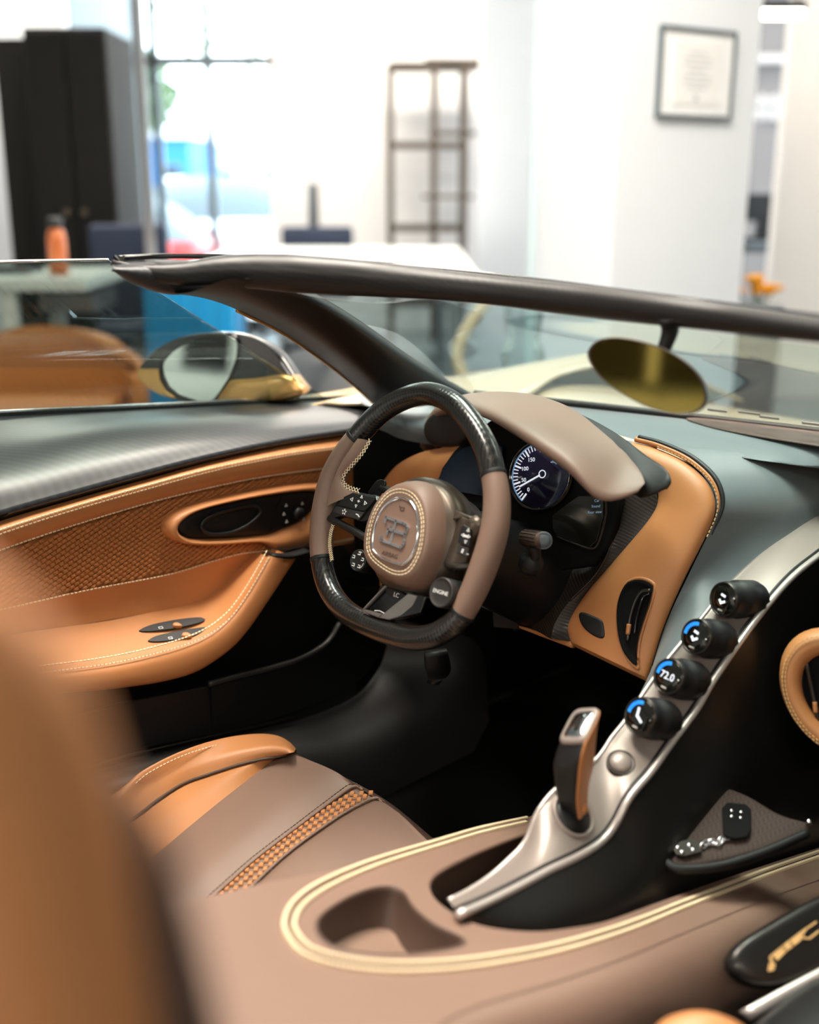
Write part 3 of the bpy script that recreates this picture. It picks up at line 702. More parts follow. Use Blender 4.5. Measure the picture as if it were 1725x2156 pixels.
# woven leather tiles
def curve_y(C, x):
    for (xa, ya), (xb, yb) in zip(C, C[1:]):
        if xa <= x <= xb: return ya+(yb-ya)*(x-xa)/(xb-xa)
    return C[-1][1]
def inside(poly, x, y):
    c = False; j = len(poly)-1
    for i in range(len(poly)):
        xi, yi = poly[i]; xj, yj = poly[j]
        if (yi > y) != (yj > y) and x < (xj-xi)*(y-yi)/(yj-yi)+xi: c = not c
        j = i
    return c
tv = [V((-.5, -.5, 0)), V((.5, -.5, 0)), V((.5, .5, 0)), V((-.5, .5, 0)), V((-.4, -.36, .55)), V((.42, -.36, 1.1)), V((.42, .36, 1.1)), V((-.4, .36, .55)), V((.05, 0, 1.15))]
tf = [(0, 1, 5, 4), (1, 2, 6, 5), (2, 3, 7, 6), (3, 0, 4, 7), (4, 5, 8), (5, 6, 8), (6, 7, 8), (7, 4, 8)]
tile = bpy.data.meshes.new('leather_strip'); tile.from_pydata(tv, [], tf); tile.materials.append(MATS['tan_weave'])
tiles = []
o0 = dp(300, 1160); pa = dp(309.2, 1153.4)-o0; pb = dp(305.2, 1166.4)-o0    # long side and row step of the weave
pj = lambda p: (lambda q: (862.5+F*q.dot(rd)/q.dot(vd), 1078-F*q.dot(ud)/q.dot(vd)))(p-CAM)
for j in range(-70, 70):
    for i in range(-80, 80):
        p = o0+pa*(i+.5*(j % 2)-.22*j)+pb*j; x, y = pj(p)
        if -160 < x < 690 and curve_y(Wt, x)+4 < y < curve_y(Wb, x)-3 and not inside(Eo, x, y): tiles.append((x, y, p))
tiles.sort(key=lambda t: abs(t[0]-190)+abs(t[1]-1180)*1.2)
bv, bf = [], []
dxn = V((1, 0, 0))
for k, (x, y, p) in enumerate(tiles):
    a = pa*.98; b = (pb-pa*(pb.dot(pa)/pa.dot(pa)))*.92; n_ = dxn*.0034+pa*.06
    Mx = Matrix(((a.x, b.x, n_.x, p.x), (a.y, b.y, n_.y, p.y), (a.z, b.z, n_.z, p.z), (0, 0, 0, 1)))
    if k < 300:
        o = bpy.data.objects.new('leather_strip', tile); col.objects.link(o); o.parent = door
        o.matrix_basis = Matrix.Translation(-ORG[door.name]) @ Mx
    else:
        q_ = len(bv); bv += [Mx @ v for v in tv]; bf += [tuple(q+q_ for q in f) for f in tf]
if bv: tag(mobj('leather_weave', bv, bf, 'tan_weave', door, smooth=False), kind='stuff')
print('weave tiles', len(tiles))
# belt seal, outer cream sill and door glass
tube('belt_seal', [p+V((-.004, 0, .003)) for p in T], .005, 'black_gloss', door, 8, 60)
tube('belt_trim', [p+V((-.012, 0, .006)) for p in T], .0025, 'chrome', door, 8, 60)
gt = [PX(x, y, -.77) for x, y in ((-260, 564), (0, 552), (120, 548), (236, 546), (330, 620))]
gb = [p+V((-.008, 0, -.02)) for p in cat(T, 5)]
gl = loft('side_window', [cat([PX(-260, 564, -.77), PX(0, 552, -.77), PX(120, 549, -.765), PX(228, 547, -.76)], 20), [PX(x, y, -.985) for x, y in ((-260, 893), (0, 880), (300, 865), (700, 846))]], 'side_glass', door, 30, solid=.004)
tube('glass_edge', [PX(x, y, -.77) for x, y in ((-260, 563), (0, 552), (120, 549), (228, 547))], .0022, 'satin_light', door, 8, 40)
# lower door: black pocket, lid panel, speaker edge
L0 = [p+V((-.02, 0, .0)) for p in rows[4]]
lowd = loft('lower_panel', [[p+V((-.04, 0, -.01)) for p in rows[4]]+[PX(720, 1150, -.76)], [V((-.765, p.y, .36)) for p in rows[4]]+[V((-.765, .45, .36))], [V((-.74, p.y, .24)) for p in rows[4]]+[V((-.74, .45, .24))]], 'black', door, 50, 16)
lid = prism('pocket_lid', [PX(x, y, -.735) for x, y in ((150, 1508), (250, 1478), (440, 1442), (445, 1448), (446, 1535), (440, 1545), (200, 1592), (140, 1600))], nX, .006, 'black', door, .002)
tube('pocket_edge', [PX(x, y, -.72) for x, y in ((440, 1440), (500, 1424), (580, 1404), (640, 1384), (690, 1352), (716, 1312))], .005, 'dark_grey', door, 8, 40)
loft('pocket_face', [[PX(x, y, -.722) for x, y in ((446, 1446), (500, 1432), (580, 1412), (640, 1392), (690, 1360), (716, 1322))], [PX(x, y, -.73) for x, y in ((446, 1550), (520, 1530), (600, 1505), (690, 1470), (760, 1430), (800, 1380))]], 'black', door, 30)
# ------------------------------------------------------------------ cabin floor, sill, footwell
flr = mobj('cabin_floor', [V((-.72, -.9, .13)), V((.8, -.9, .13)), V((.8, .95, .13)), V((-.72, .95, .13)), V((-.72, -.9, .1)), V((.8, -.9, .1)), V((.8, .95, .1)), V((-.72, .95, .1))], [(0, 1, 2, 3), (4, 5, 6, 7), (0, 1, 5, 4), (1, 2, 6, 5), (2, 3, 7, 6), (3, 0, 4, 7)], 'carpet', car, False)
loft('firewall', [[V((-.95, .9, .12)), V((.8, .9, .12))], [V((-.95, .86, .5)), V((.8, .86, .5))], [V((-.95, .6, .72)), V((.8, .6, .72))]], 'carpet', car, 10, 10)
loft('footwell_wall', [[V((-.745, .25, .1)), V((-.745, .92, .1))], [V((-.745, .25, .45)), V((-.745, .92, .45))], [V((-.745, .25, .76)), V((-.745, .92, .74))]], 'black_soft', car, 10, 6)
So = ((130, 1640), (260, 1602), (400, 1568), (520, 1542), (640, 1512), (740, 1472), (790, 1420), (812, 1370), (820, 1300))
Si = ((130, 1700), (300, 1650), (470, 1600), (560, 1594), (700, 1582), (800, 1556), (900, 1502), (965, 1440), (1010, 1360))
sil = loft('door_sill', [[PX(x, y, -.735) for x, y in So], [PX((a[0]*.7+b[0]*.3), a[1]*.7+b[1]*.3-4, -.70) for a, b in zip(So, Si)], [PX(x, y, -.62) for x, y in Si], [PX(x, y, -.62)+V((.01, .02, -.16)) for x, y in Si]], 'dark_grey', car, 50, 24)
tag(sil, 'dark grey moulded sill and kick panel')
for k_ in (0, 1):
    tube('sill_line', [PX(x, y+k_*16, -.73+k_*.012) for x, y in ((130, 1628), (250, 1596), (400, 1560), (520, 1534), (620, 1510))], .0022, 'dark_metal', sil, 8, 30)
turned('sill_button', PX(752, 1524, -.69), (1, -.4, .8), [(.012, 0), (.011, .003), (.006, .004)], 'dark_grey', sil, 16)
# pedal
ped = loft('accelerator_pedal', [[PX(x, y, -.44) for x, y in ((893, 1370), (896, 1410), (915, 1440))], [PX(x, y, -.42) for x, y in ((940, 1365), (945, 1408), (925, 1442))]], 'black', car, 12, solid=.012)
pr = prism('brake_pedal', [PY(x, y, .62) for x, y in ((985, 1690), (1020, 1680), (1040, 1730), (1000, 1745))], (0, -1, .2), .01, 'dark_metal', car, .002)
# ------------------------------------------------------------------ driver's seat
sp = V((-.36, -.1, .335)); sn = V((0, -.10, 1)).normalized()
SP = lambda x, y, dz=0: PL(x, y, sp+sn*dz, sn)
r0 = [PX(x, y, -.63)+V((0, 0, -.1)) for x, y in ((150, 1745), (262, 1662), (308, 1624), (385, 1586), (468, 1562), (540, 1554), (584, 1560), (612, 1580), (622, 1600))]
r1 = [PX(x, y, -.62) for x, y in ((150, 1740), (262, 1660), (308, 1621), (385, 1583), (468, 1558), (540, 1550), (584, 1555), (611, 1572), (625, 1588))]
r2 = [SP(x, y, .03) for x, y in ((150, 1785), (262, 1690), (320, 1650), (390, 1615), (470, 1585), (540, 1570), (580, 1567), (606, 1574), (618, 1584))]
r3 = [SP(x, y, .014) for x, y in ((150, 1815), (284, 1720), (330, 1685), (385, 1650), (440, 1630), (496, 1612), (545, 1600), (584, 1593), (600, 1589))]
seatm = loft('driver_seat', [r0, r1, r2, r3], 'tan', car, 50, 24); tag(seatm, 'driver seat with tan side bolster and brown cushion')
tube('piping', [p+V((.002, 0, .001)) for p in r3], .0022, 'brown_dark', seatm, 8, 50)
stitches('stitching', [p+V((.006, 0, .0035)) for p in [PX(x, y+6, -.613) for x, y in ((150, 1740), (262, 1661), (308, 1623), (385, 1585), (468, 1561), (540, 1553))]], (1, 0, 1), 'thread', seatm, .004, .002, .0012)
s4 = [SP(x, y) for x, y in ((150, 1930), (319, 1806), (400, 1739), (460, 1690), (520, 1643), (560, 1612), (590, 1589), (600, 1582))]
loft('cushion_wedge', [[p+V((.001, 0, -.002)) for p in r3], [p.lerp(q, .5)+V((0, 0, .004)) for p, q in zip(cat(r3, 30), cat(s4, 30))], s4], 'tan', seatm, 40, 12)
sL = [SP(x, y, .003) for x, y in ((380, 1950), (462, 1877), (540, 1808), (633, 1737), (690, 1694), (738, 1660), (752, 1656), (764, 1664))]
sR = [SP(x, y, .003) for x, y in ((460, 1940), (534, 1863), (606, 1797), (688, 1737), (740, 1704), (785, 1682), (797, 1683), (805, 1690))]
sX = [SP(x, y) for x, y in ((560, 2010), (640, 1950), (720, 1890), (780, 1850), (830, 1815), (880, 1785), (905, 1775), (915, 1783))]
fr = [SP(x, y)+V((0, .012, -.01)) for x, y in ((612, 1580), (688, 1627), (764, 1664), (826, 1709), (910, 1780))]
main = loft('cushion', [s4, [p.lerp(q, .3)+sn*.006 for p, q in zip(cat(s4, 30), cat(sL, 30))], [p.lerp(q, .7)+sn*.009 for p, q in zip(cat(s4, 30), cat(sL, 30))], [p-sn*.003 for p in sL]], 'brown', seatm, 50, 24)
loft('stripe_base', [[p-sn*.003 for p in sL], [p-sn*.003 for p in sR]], 'brown', seatm, 50)
loft('cushion', [[p-sn*.003 for p in sR], [p.lerp(q, .15)+sn*.004 for p, q in zip(cat(sR, 30), cat(sX, 30))], [p.lerp(q, .5)+sn*.006 for p, q in zip(cat(sR, 30), cat(sX, 30))], sX], 'brown', seatm, 50, 20)
tube('piping', [p+sn*.001 for p in sL], .0022, 'brown', seatm, 8, 50)
tube('piping', [p+sn*.001 for p in sR], .0022, 'brown', seatm, 8, 50)
stitches('stitching', [p.lerp(q, -.12)+sn*.003 for p, q in zip(cat(sL, 30), cat(sR, 30))], sn, 'thread_brown', seatm, .004, .002, .0012)
stitches('stitching', [p.lerp(q, 1.14)+sn*.003 for p, q in zip(cat(sL, 30), cat(sR, 30))], sn, 'thread_brown', seatm, .004, .002, .0012)
# front roll-over of the cushion
fa = [s4[-1], main and SP(688, 1624, .004), sL[-1], sR[-1], SP(840, 1718, .002), sX[-1]]
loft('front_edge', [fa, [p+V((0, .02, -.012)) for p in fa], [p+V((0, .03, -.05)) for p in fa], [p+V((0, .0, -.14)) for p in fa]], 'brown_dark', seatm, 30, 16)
# woven diamonds: tan pieces between brown
dia = bpy.data.meshes.new('woven_diamond'); dia.from_pydata([(-.5, -.5, 0), (.5, -.5, 0), (.5, .5, 0), (-.5, .5, 0), (-.4, -.4, 1), (.4, -.4, 1), (.4, .4, 1), (-.4, .4, 1)], [], [(0, 1, 5, 4), (1, 2, 6, 5), (2, 3, 7, 6), (3, 0, 4, 7), (4, 5, 6, 7)])
dia.materials.append(MATS['tan'])
pm = [V(((a[0]+b[0])/2, (a[1]+b[1])/2, 0)) for a, b in zip(((440, 1897), (462, 1877), (540, 1808), (633, 1737), (690, 1694), (738, 1660)), ((512, 1885), (534, 1863), (606, 1797), (688, 1737), (740, 1704), (785, 1682)))]
lm = sum((pm[i+1]-pm[i]).length for i in range(len(pm)-1)); cm_ = cat(pm, int(lm/14.0)+1)
for q in cm_:
    for k_ in (-1, 0, 1):
        x, y = q.x+k_*19.6, q.y-k_*.7; c = SP(x, y, .001); c1_ = SP(x+9.8, y-.3, .001)-c; c2_ = SP(x-1.4, y+8.6, .001)-c
        o = bpy.data.objects.new('woven_diamond', dia); col.objects.link(o); o.parent = seatm
        o.matrix_basis = Matrix.Translation(-ORG[seatm.name]) @ Matrix(((c1_.x, c2_.x, sn.x*.0022, c.x), (c1_.y, c2_.y, sn.y*.0022, c.y), (c1_.z, c2_.z, sn.z*.0022, c.z), (0, 0, 0, 1)))
# tan shoulder of the seat back, close to the lens
hb = [PD(x, y, s) for x, y, s in ((-190, 1250, .24), (-70, 1370, .25), (15, 1540, .265), (60, 1740, .28), (85, 1960, .295), (110, 2250, .315))]
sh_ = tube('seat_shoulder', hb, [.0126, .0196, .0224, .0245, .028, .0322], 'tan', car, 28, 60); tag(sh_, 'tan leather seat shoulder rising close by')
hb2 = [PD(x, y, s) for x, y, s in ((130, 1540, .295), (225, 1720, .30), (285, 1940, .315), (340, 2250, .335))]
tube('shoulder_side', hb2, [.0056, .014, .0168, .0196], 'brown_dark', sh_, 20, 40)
# ------------------------------------------------------------------ dashboard
zc2 = lambda a, b: (850+a/2.464, 800+b/2.464)
zc5 = lambda a, b: (1050+a/6.39, 900+b/6.39)
arcp = V((-.1, .19, .52)); arcn = V((0, -1, .42)).normalized()
AR = lambda x, y, h=0: PL(x, y, arcp+arcn*h, arcn)
# dash top: right of the visor, then falling between tan arc and spine
XS = -.03
def RS(x, y): return PX(x, y, XS)
Lq = [AR(x, y, h) for x, y, h in ((1380, 940, -.004), (1438, 966, -.004), (1484, 1003, -.005), (1507, 1046, -.006), (1508, 1088, -.006), (1472, 1165, -.008), (1436, 1240, -.008), (1406, 1305, -.008), (1378, 1390, -.008), (1362, 1455, -.01))]
Rq = [RS(x, y)+V((0, 0, -.004)) for x, y in ((1880, 1008), (1800, 1046), (1725, 1085), (1665, 1122), (1620, 1153), (1545, 1220), (1476, 1304), (1420, 1370), (1365, 1445), (1330, 1500))]
drow = [[PZ(900, 815, .8), PZ(1215, 848, .8), PZ(1450, 876, .8), PZ(1725, 908, .8), PZ(1950, 936, .8)],
    [PZ(930, 850, .795), PZ(1250, 885, .797), PZ(1500, 915, .80), PZ(1725, 946, .795), PZ(1950, 975, .785)],
    [PZ(1250, 905, .79), PZ(1355, 927, .793), PZ(1540, 960, .79), PZ(1725, 985, .775), PZ(1950, 1000, .755)]]
for a, b in zip(cat(Lq, 14), cat(Rq, 14)):
    drow.append([a.lerp(b, t)+V((0, 0, .012*math.sin(math.pi*t))) for t in (0, .25, .5, .75, 1)])
dash = loft('dashboard', drow, 'dash', car, 40, 60); tag(dash, 'dark slate padded dashboard top')
# driver side of the dash top, behind visor, and front lip along the windscreen
loft('dash_left', [[PZ(760, 800, .8), PZ(900, 815, .8), PZ(1215, 848, .8)], [PZ(760, 845, .79), PZ(900, 858, .785), PZ(1180, 900, .79)], [PX(800, 868, -.66), PY(900, 895, .30), AR(1380, 940, -.02)], [PX(800, 905, -.66), PY(900, 935, .32), AR(1380, 990, -.06)]], 'dash', dash, 30, 16)
lip = [PZ(1000, 828, .805), PZ(1215, 850, .805), PZ(1450, 876, .805), PZ(1725, 908, .805), PZ(1950, 938, .805), V((.45, .62, .805)), V((.72, .5, .805))]
tube('windscreen_lip', lip, .006, 'black', dash, 10, 40)
spk = [PZ(1445, 880, .803), PZ(1520, 884, .803), PZ(1620, 896, .803), PZ(1725, 910, .803), PZ(1860, 928, .803), PZ(1860, 965, .803), PZ(1725, 940, .803), PZ(1600, 920, .803), PZ(1500, 900, .803)]
pad('defroster_grille', spk, zv, .003, 'brown_dark', dash, 60)
for (x, y, w_) in ((1490, 868, 40), (1555, 873, 45), (1600, 883, 40), (1690, 896, 60)):
    c = PZ(x, y-6, .825); e1 = (PZ(x+w_, y-6+w_*.12, .825)-c); v, f = box_data(c+e1/2, e1/2, hd*.003, zv*.0016); mobj('windscreen_clip', v, f, 'satin', dash, smooth=False)
# tan C arc with vent
arc_out = [(1330, 930), (1378, 943), (1438, 970), (1483, 1007), (1503, 1043), (1505, 1082), (1483, 1135), (1447, 1206), (1418, 1268), (1394, 1328), (1376, 1388), (1364, 1428)]
arc_in = [(1330, 990), (1362, 1010), (1384, 1035), (1386, 1052), (1380, 1072), (1362, 1100), (1337, 1130), (1288, 1186), (1240, 1242), (1206, 1292), (1195, 1324), (1201, 1350)]
def mixp(t): return [(a[0]*(1-t)+b[0]*t, a[1]*(1-t)+b[1]*t) for a, b in zip(arc_out, arc_in)]
arows = [[AR(x, y, -.02) for x, y in arc_out], [AR(x, y, -.004) for x, y in arc_out], [AR(x, y, .006) for x, y in mixp(.08)], [AR(x, y, .012) for x, y in mixp(.25)], [AR(x, y, .014) for x, y in mixp(.5)], [AR(x, y, .012) for x, y in mixp(.78)], [AR(x, y, .004) for x, y in mixp(.95)], [AR(x, y, -.006) for x, y in arc_in], [AR(x, y, -.03) for x, y in arc_in]]
tarc = loft('dash_arc', arows, 'tan', dash, 70, 50); tag(tarc, 'tan leather arc with a slim air vent')
# end face at the foot of the arc
def arow_end(r): return r[-1]
foot = [cat(r, 70)[-1] for r in arows]
bcol = cat(foot, 24)
loft('arc_foot', [bcol, [p+V((.0, .012, -.012)) for p in bcol], [p+V((0, .06, -.014)) for p in bcol]], 'tan', dash, 24, 8)
stitches('stitching', [AR(x+6, y-3, .001) for x, y in arc_out[1:7]], arcn, 'gold_thread', dash, .004, .002, .0012)
gro = [AR(x+4, y-3, -.002) for x, y in arc_out]
tube('arc_bead', [AR(x+9, y-5, -.002) for x, y in arc_out[:6]], [.004, .004, .004, .0035, .0005], 'tan', dash, 10, 50)
tube('arc_groove', [AR(x+16, y-9, -.003) for x, y in arc_out[:7]], [.0042, .0042, .0042, .0035, .0008], 'black', dash, 10, 50)
# vent: dark slot, blades, tab
vo = [(1319, 1233), (1335, 1223), (1355, 1222), (1374, 1231), (1378, 1242), (1372, 1270), (1358, 1310), (1347, 1350), (1344, 1385), (1346, 1402), (1334, 1396), (1315, 1370), (1305, 1335), (1302, 1295), (1306, 1262)]
VR = cat([AR(x, y, .013) for x, y in vo], 48, True); vc = sum(VR, V())/48
vs_ = [vc+(p-vc)*s+arcn*z for s, z in ((1.10, -.002), (1.07, .003), (1.0, .002), (.97, -.004)) for p in VR]
mobj('vent_rim', vs_, grid_faces(4, 48, True), 'tan', dash)
vs_ = [vc+(p-vc)*s+arcn*z for s, z in ((1.0, .0045), (.93, .0055), (.9, .0035), (.7, .003)) for p in VR]
mobj('vent_slot', vs_, grid_faces(4, 48, True)+[tuple(range(144, 192))], 'black_soft', dash)
tube('vent_blade', [AR(x, y, .02) for x, y in ((1370, 1243), (1352, 1246), (1340, 1262), (1330, 1290), (1324, 1320), (1322, 1350))], .0026, 'dark_metal', dash, 8, 30)
tube('vent_blade', [AR(x, y, .02) for x, y in ((1368, 1250), (1356, 1256), (1348, 1275), (1340, 1305), (1336, 1335))], .002, 'black_gloss', dash, 8, 30)
tube('vent_tab', [AR(1325, 1314, .024), AR(1322, 1336, .024)], .0032, 'tan', dash, 10, 6)
# oval push plate
ov = [(1220, 1294), (1228, 1289), (1255, 1299), (1270, 1307), (1275, 1325), (1275, 1343), (1262, 1344), (1240, 1331), (1225, 1313)]
pad('push_plate', [AR(x, y, .012) for x, y in ov], arcn, .004, 'black', dash, 40)
# lower tan strip of the dash
loft('lower_strip', [[AR(1203, 1350, -.004), AR(1150, 1335, -.01), AR(1093, 1317, -.02)], [AR(1203, 1364, -.004), AR(1150, 1344, -.01), AR(1093, 1322, -.02)]], 'tan', dash, 16, solid=.01)
# under-dash closing panels
loft('lower_dash', [[AR(700, 1235, -.05), AR(900, 1240, -.05), AR(1093, 1310, -.03), AR(1203, 1340, -.03)], [V((-.72, .33, .42)), V((-.5, .4, .46)), V((-.3, .42, .48)), V((-.12, .40, .48))], [V((-.72, .6, .4)), V((-.5, .7, .4)), V((-.3, .7, .4)), V((-.1, .7, .4))]], 'black_soft', dash, 24, 12)
# left part of the C arc, behind the wheel
lt = [[PY(x, y, .27) for x, y in ((790, 1040), (830, 985), (880, 955), (940, 940), (1000, 915))], [PY(x, y, .26) for x, y in ((800, 1075), (850, 1010), (900, 985), (960, 965), (1010, 940))], [PY(x, y, .27) for x, y in ((800, 1250), (860, 1100), (900, 1050), (940, 1020), (1000, 990))]]
loft('dash_arc_left', lt, 'tan', dash, 24, 16)
loft('door_front_panel', [[PX(x, y, -.77) for x, y in ((760, 918), (800, 908), (890, 903))], [PX(x, y, -.765) for x, y in ((760, 940), (800, 930), (900, 925))], [PX(x, y, -.765) for x, y in ((770, 1240), (800, 1240), (930, 1240))]], 'tan', dash, 16, 12)
# cluster: dark panel, dial, screens
cp = PD(1138, 1002, 1.70); cn = V((.10, -.95, .30)).normalized()
CL = lambda x, y, h=0: PL(x, y, cp+cn*h, cn)
clu = prism('instrument_cluster', [CL(x, y) for x, y in ((915, 1030), (930, 985), (955, 950), (990, 915), (1040, 880), (1100, 880), (1200, 920), (1290, 1000), (1305, 1050), (1296, 1108), (1280, 1150), (1250, 1190), (1180, 1200), (1100, 1120), (1040, 1080), (960, 1060))], cn, -.02, 'black_soft', car, .003)
tag(clu, 'instrument cluster with round speedometer')
dc = CL(1138, 1001, .006); dr_ = (CL(1138, 1001)-CL(1138, 933)).length
cy = (CL(1138, 901)-CL(1138, 1001)).normalized(); cx_ = cy.cross(cn).normalized()
cx_ = cx_ if cx_.dot(rd) > 0 else -cx_
bz = turned('dial_bezel', dc, cn, [(dr_*1.12, -.01), (dr_*1.12, .004), (dr_*1.03, .006), (dr_*.99, .0)], 'black_gloss', clu, 48, False)
mobj('dial_face', [dc+(cx_*math.cos(t)+cy*math.sin(t))*dr_*1.0 for t in (i*2*math.pi/48 for i in range(48))], [tuple(range(48))], 'dial', clu, False)
def dpt(ang, r_): return dc+cn*.0012+(cx_*math.cos(ang)+cy*math.sin(ang))*dr_*r_
tk = []
for i in range(21):
    a = math.radians(228-i*7.0); tk.append(([dpt(a, .8 if i % 5 else .74), dpt(a, .95)], .0014 if i % 5 else .0026))
strokes('dial_tick', tk, cn, .002, .0002, 'screen_white', clu)
band = [dpt(math.radians(228-i*3), .985) for i in range(48)]
strokes('dial_band', [band], cn, .0035, .0002, 'screen_glow', clu)
for t_, i in (('0', 0), ('50', 5), ('100', 10), ('150', 15)):
    text('dial_number', t_, dpt(math.radians(226-i*7.0), .58)+cn*.0004, cx_, cy, .0085, 'screen_white', clu)
ncn = CL(1142, 998, .0085)
tube('needle_hub', [ncn+(cx_*math.cos(t)+cy*math.sin(t))*.0055 for t in (i*2*math.pi/16 for i in range(16))], .0008, 'screen_white', clu, 8, 32, closed=True)
strokes('needle', [[CL(1136, 1001, .0085), CL(1095, 1024, .0085)]], cn, .0024, .0003, 'screen_white', clu)
strokes('fuel_symbol', [[CL(1161, 973, .009), CL(1168, 973, .009)], [CL(1164, 971, .009), CL(1172, 976, .009)]], cn, .002, .0002, 'screen_glow', clu)
sc_o = [zc5(a, b) for a, b in ((735, 1190), (900, 1060), (1100, 920), (1430, 930), (1425, 1200), (1335, 1530), (1240, 1615), (1000, 1540), (790, 1450), (742, 1370))]
scp = prism('side_display', [CL(x, y, .012) for x, y in sc_o], cn, .004, 'screen_dark', clu, .001)
tube('display_edge', [CL(*zc5(a, b), .017) for a, b in ((1445, 960), (1440, 1200), (1345, 1545), (1245, 1630), (1000, 1555), (785, 1465))], .0016, 'dark_metal', clu, 8, 40)
for s_, (a, b) in (('Car', (1325, 985)), ('Sound', (1310, 1060)), ('Rear view', (1295, 1140))):
    text('display_text', s_, CL(*zc5(a, b), .0168), cx_, cy, .0055, 'screen_glow', clu)
prism('left_display', [CL(x, y, .006) for x, y in ((925, 1008), (945, 975), (975, 945), (1020, 930), (1060, 940), (1060, 1030), (1020, 1045), (960, 1035))], cn, .003, 'screen_dim', clu, .001)
# visor
e1l = [PY(885, 935, .33), PY(892, 900, .30), PY(915, 868, .26), PY(960, 852, .20), PY(1020, 866, .13), PY(1077, 897, .11), PY(1134, 934, .10), PY(1195, 978, .095), PY(1235, 1019, .095), PY(1256, 1038, .10), PY(1280, 1047, .11), PY(1315, 1043, .125), PY(1345, 1033, .142), PY(1357, 1019, .15)]
e2l = [PY(930, 945, .40), PY(930, 890, .38), PY(950, 850, .36), PY(990, 836, .34), PY(1030, 829, .32), PY(1080, 829, .30), PY(1140, 837, .28), PY(1215, 867, .25), PY(1290, 929, .21), PY(1325, 962, .188), PY(1347, 990, .17), PY(1356, 1008, .158), PY(1358, 1017, .152)]
c1, c2 = cat(e1l, 60), cat(e2l, 60)
wt_ = [min(1, (59-i)/9) for i in range(60)]
mids = [[p.lerp(q, t)+V((0, 0, 1))*h*w for p, q, w in zip(c1, c2, wt_)] for t, h in ((.06, .006), (.3, .010), (.65, .008), (.94, .004))]
inn = [p+V((-.004, .01, -.012))*w for p, w in zip(c1, wt_)]
vis = loft('instrument_visor', [[p.lerp(q, .8)+V((0, 0, -.03))*w for p, q, w in zip(c1, c2, wt_)], inn, c1]+mids+[c2, [p+V((0, .01, -.02))*w for p, w in zip(c2, wt_)]], 'brown', car, 60, 40)
tag(vis, 'brown leather instrument visor')
# left visor pod, brown leather coloured black for its shade, and black wing behind the right end
pad('visor_pod', [PY(x, y, .27) for x, y in ((896, 905), (905, 880), (930, 866), (960, 868), (985, 885), (990, 920), (975, 938), (930, 941), (905, 930))], (0.2, -1, .1), .012, 'black', vis, 40)
wg = [[PY(x, y, yy) for x, y, yy in ((1215, 868, .27), (1260, 890, .25), (1310, 920, .225), (1360, 958, .20), (1400, 985, .18), (1411, 1005, .17))], [PY(x, y, yy) for x, y, yy in ((1215, 872, .25), (1256, 900, .235), (1300, 938, .21), (1345, 980, .18), (1395, 1015, .165), (1410, 1015, .165))], [PY(x, y, yy) for x, y, yy in ((1215, 880, .25), (1250, 910, .23), (1296, 950, .205), (1340, 1000, .17), (1365, 1040, .155), (1400, 1030, .16))], [PY(x, y, yy) for x, y, yy in ((1215, 900, .26), (1250, 930, .24), (1290, 980, .21), (1330, 1030, .18), (1352, 1049, .165), (1390, 1035, .17))]]
loft('visor_wing', wg, 'black', vis, 24, 16, solid=.004)
# carbon side of the cluster and black binnacle
ca_in = [(1384, 1035), (1382, 1070), (1337, 1132), (1288, 1188), (1240, 1244), (1206, 1294), (1197, 1330), (1203, 1350)]
ca_cr = [(1310, 1045), (1300, 1065), (1296, 1108), (1280, 1165), (1250, 1215), (1200, 1265), (1170, 1310), (1160, 1345)]
ca_out = [(1290, 1050), (1285, 1080), (1275, 1130), (1240, 1185), (1190, 1205), (1155, 1230), (1130, 1280), (1120, 1325)]
loft('carbon_flank', [[AR(x, y, -.004) for x, y in ca_in], [AR((a[0]+b[0])/2, (a[1]+b[1])/2, .0) for a, b in zip(ca_in, ca_cr)], [AR(x, y, .004) for x, y in ca_cr]], 'carbon_dash', dash, 40, 12)
loft('carbon_binnacle', [[AR(x, y, .004) for x, y in ca_cr], [AR(x, y, -.02) for x, y in ca_out], [AR(x-40, y+5, -.06) for x, y in ca_out]], 'carbon_dash', dash, 40, 10)
tube('flank_edge', [AR(x, y, .005) for x, y in ca_cr[:6]], .0016, 'dark_metal', dash, 8, 30)
loft('binnacle', [[AR(1110, 1075, -.08), AR(1180, 1130, -.06), AR(1240, 1180, -.03)], [AR(1080, 1130, -.06), AR(1130, 1190, -.05), AR(1170, 1225, -.03)], [AR(1040, 1260, -.05), AR(1090, 1280, -.05), AR(1130, 1300, -.045)], [AR(1040, 1320, -.05), AR(1090, 1325, -.05), AR(1130, 1335, -.045)]], 'black', dash, 20, 14)

loft('passenger_dash', [[V((.02, .66, .797)), V((.4, .63, .797)), V((.85, .5, .797))], [V((.12, .46, .78)), V((.5, .40, .78)), V((.85, .3, .78))], [V((.19, .28, .74)), V((.5, .26, .74)), V((.85, .2, .74))], [V((.22, .26, .62)), V((.5, .24, .62)), V((.85, .18, .62))], [V((.22, .36, .5)), V((.5, .36, .5)), V((.85, .3, .5))]], 'dash', dash, 24, 20)  # unseen passenger half of the dash, added to shade flank and tray
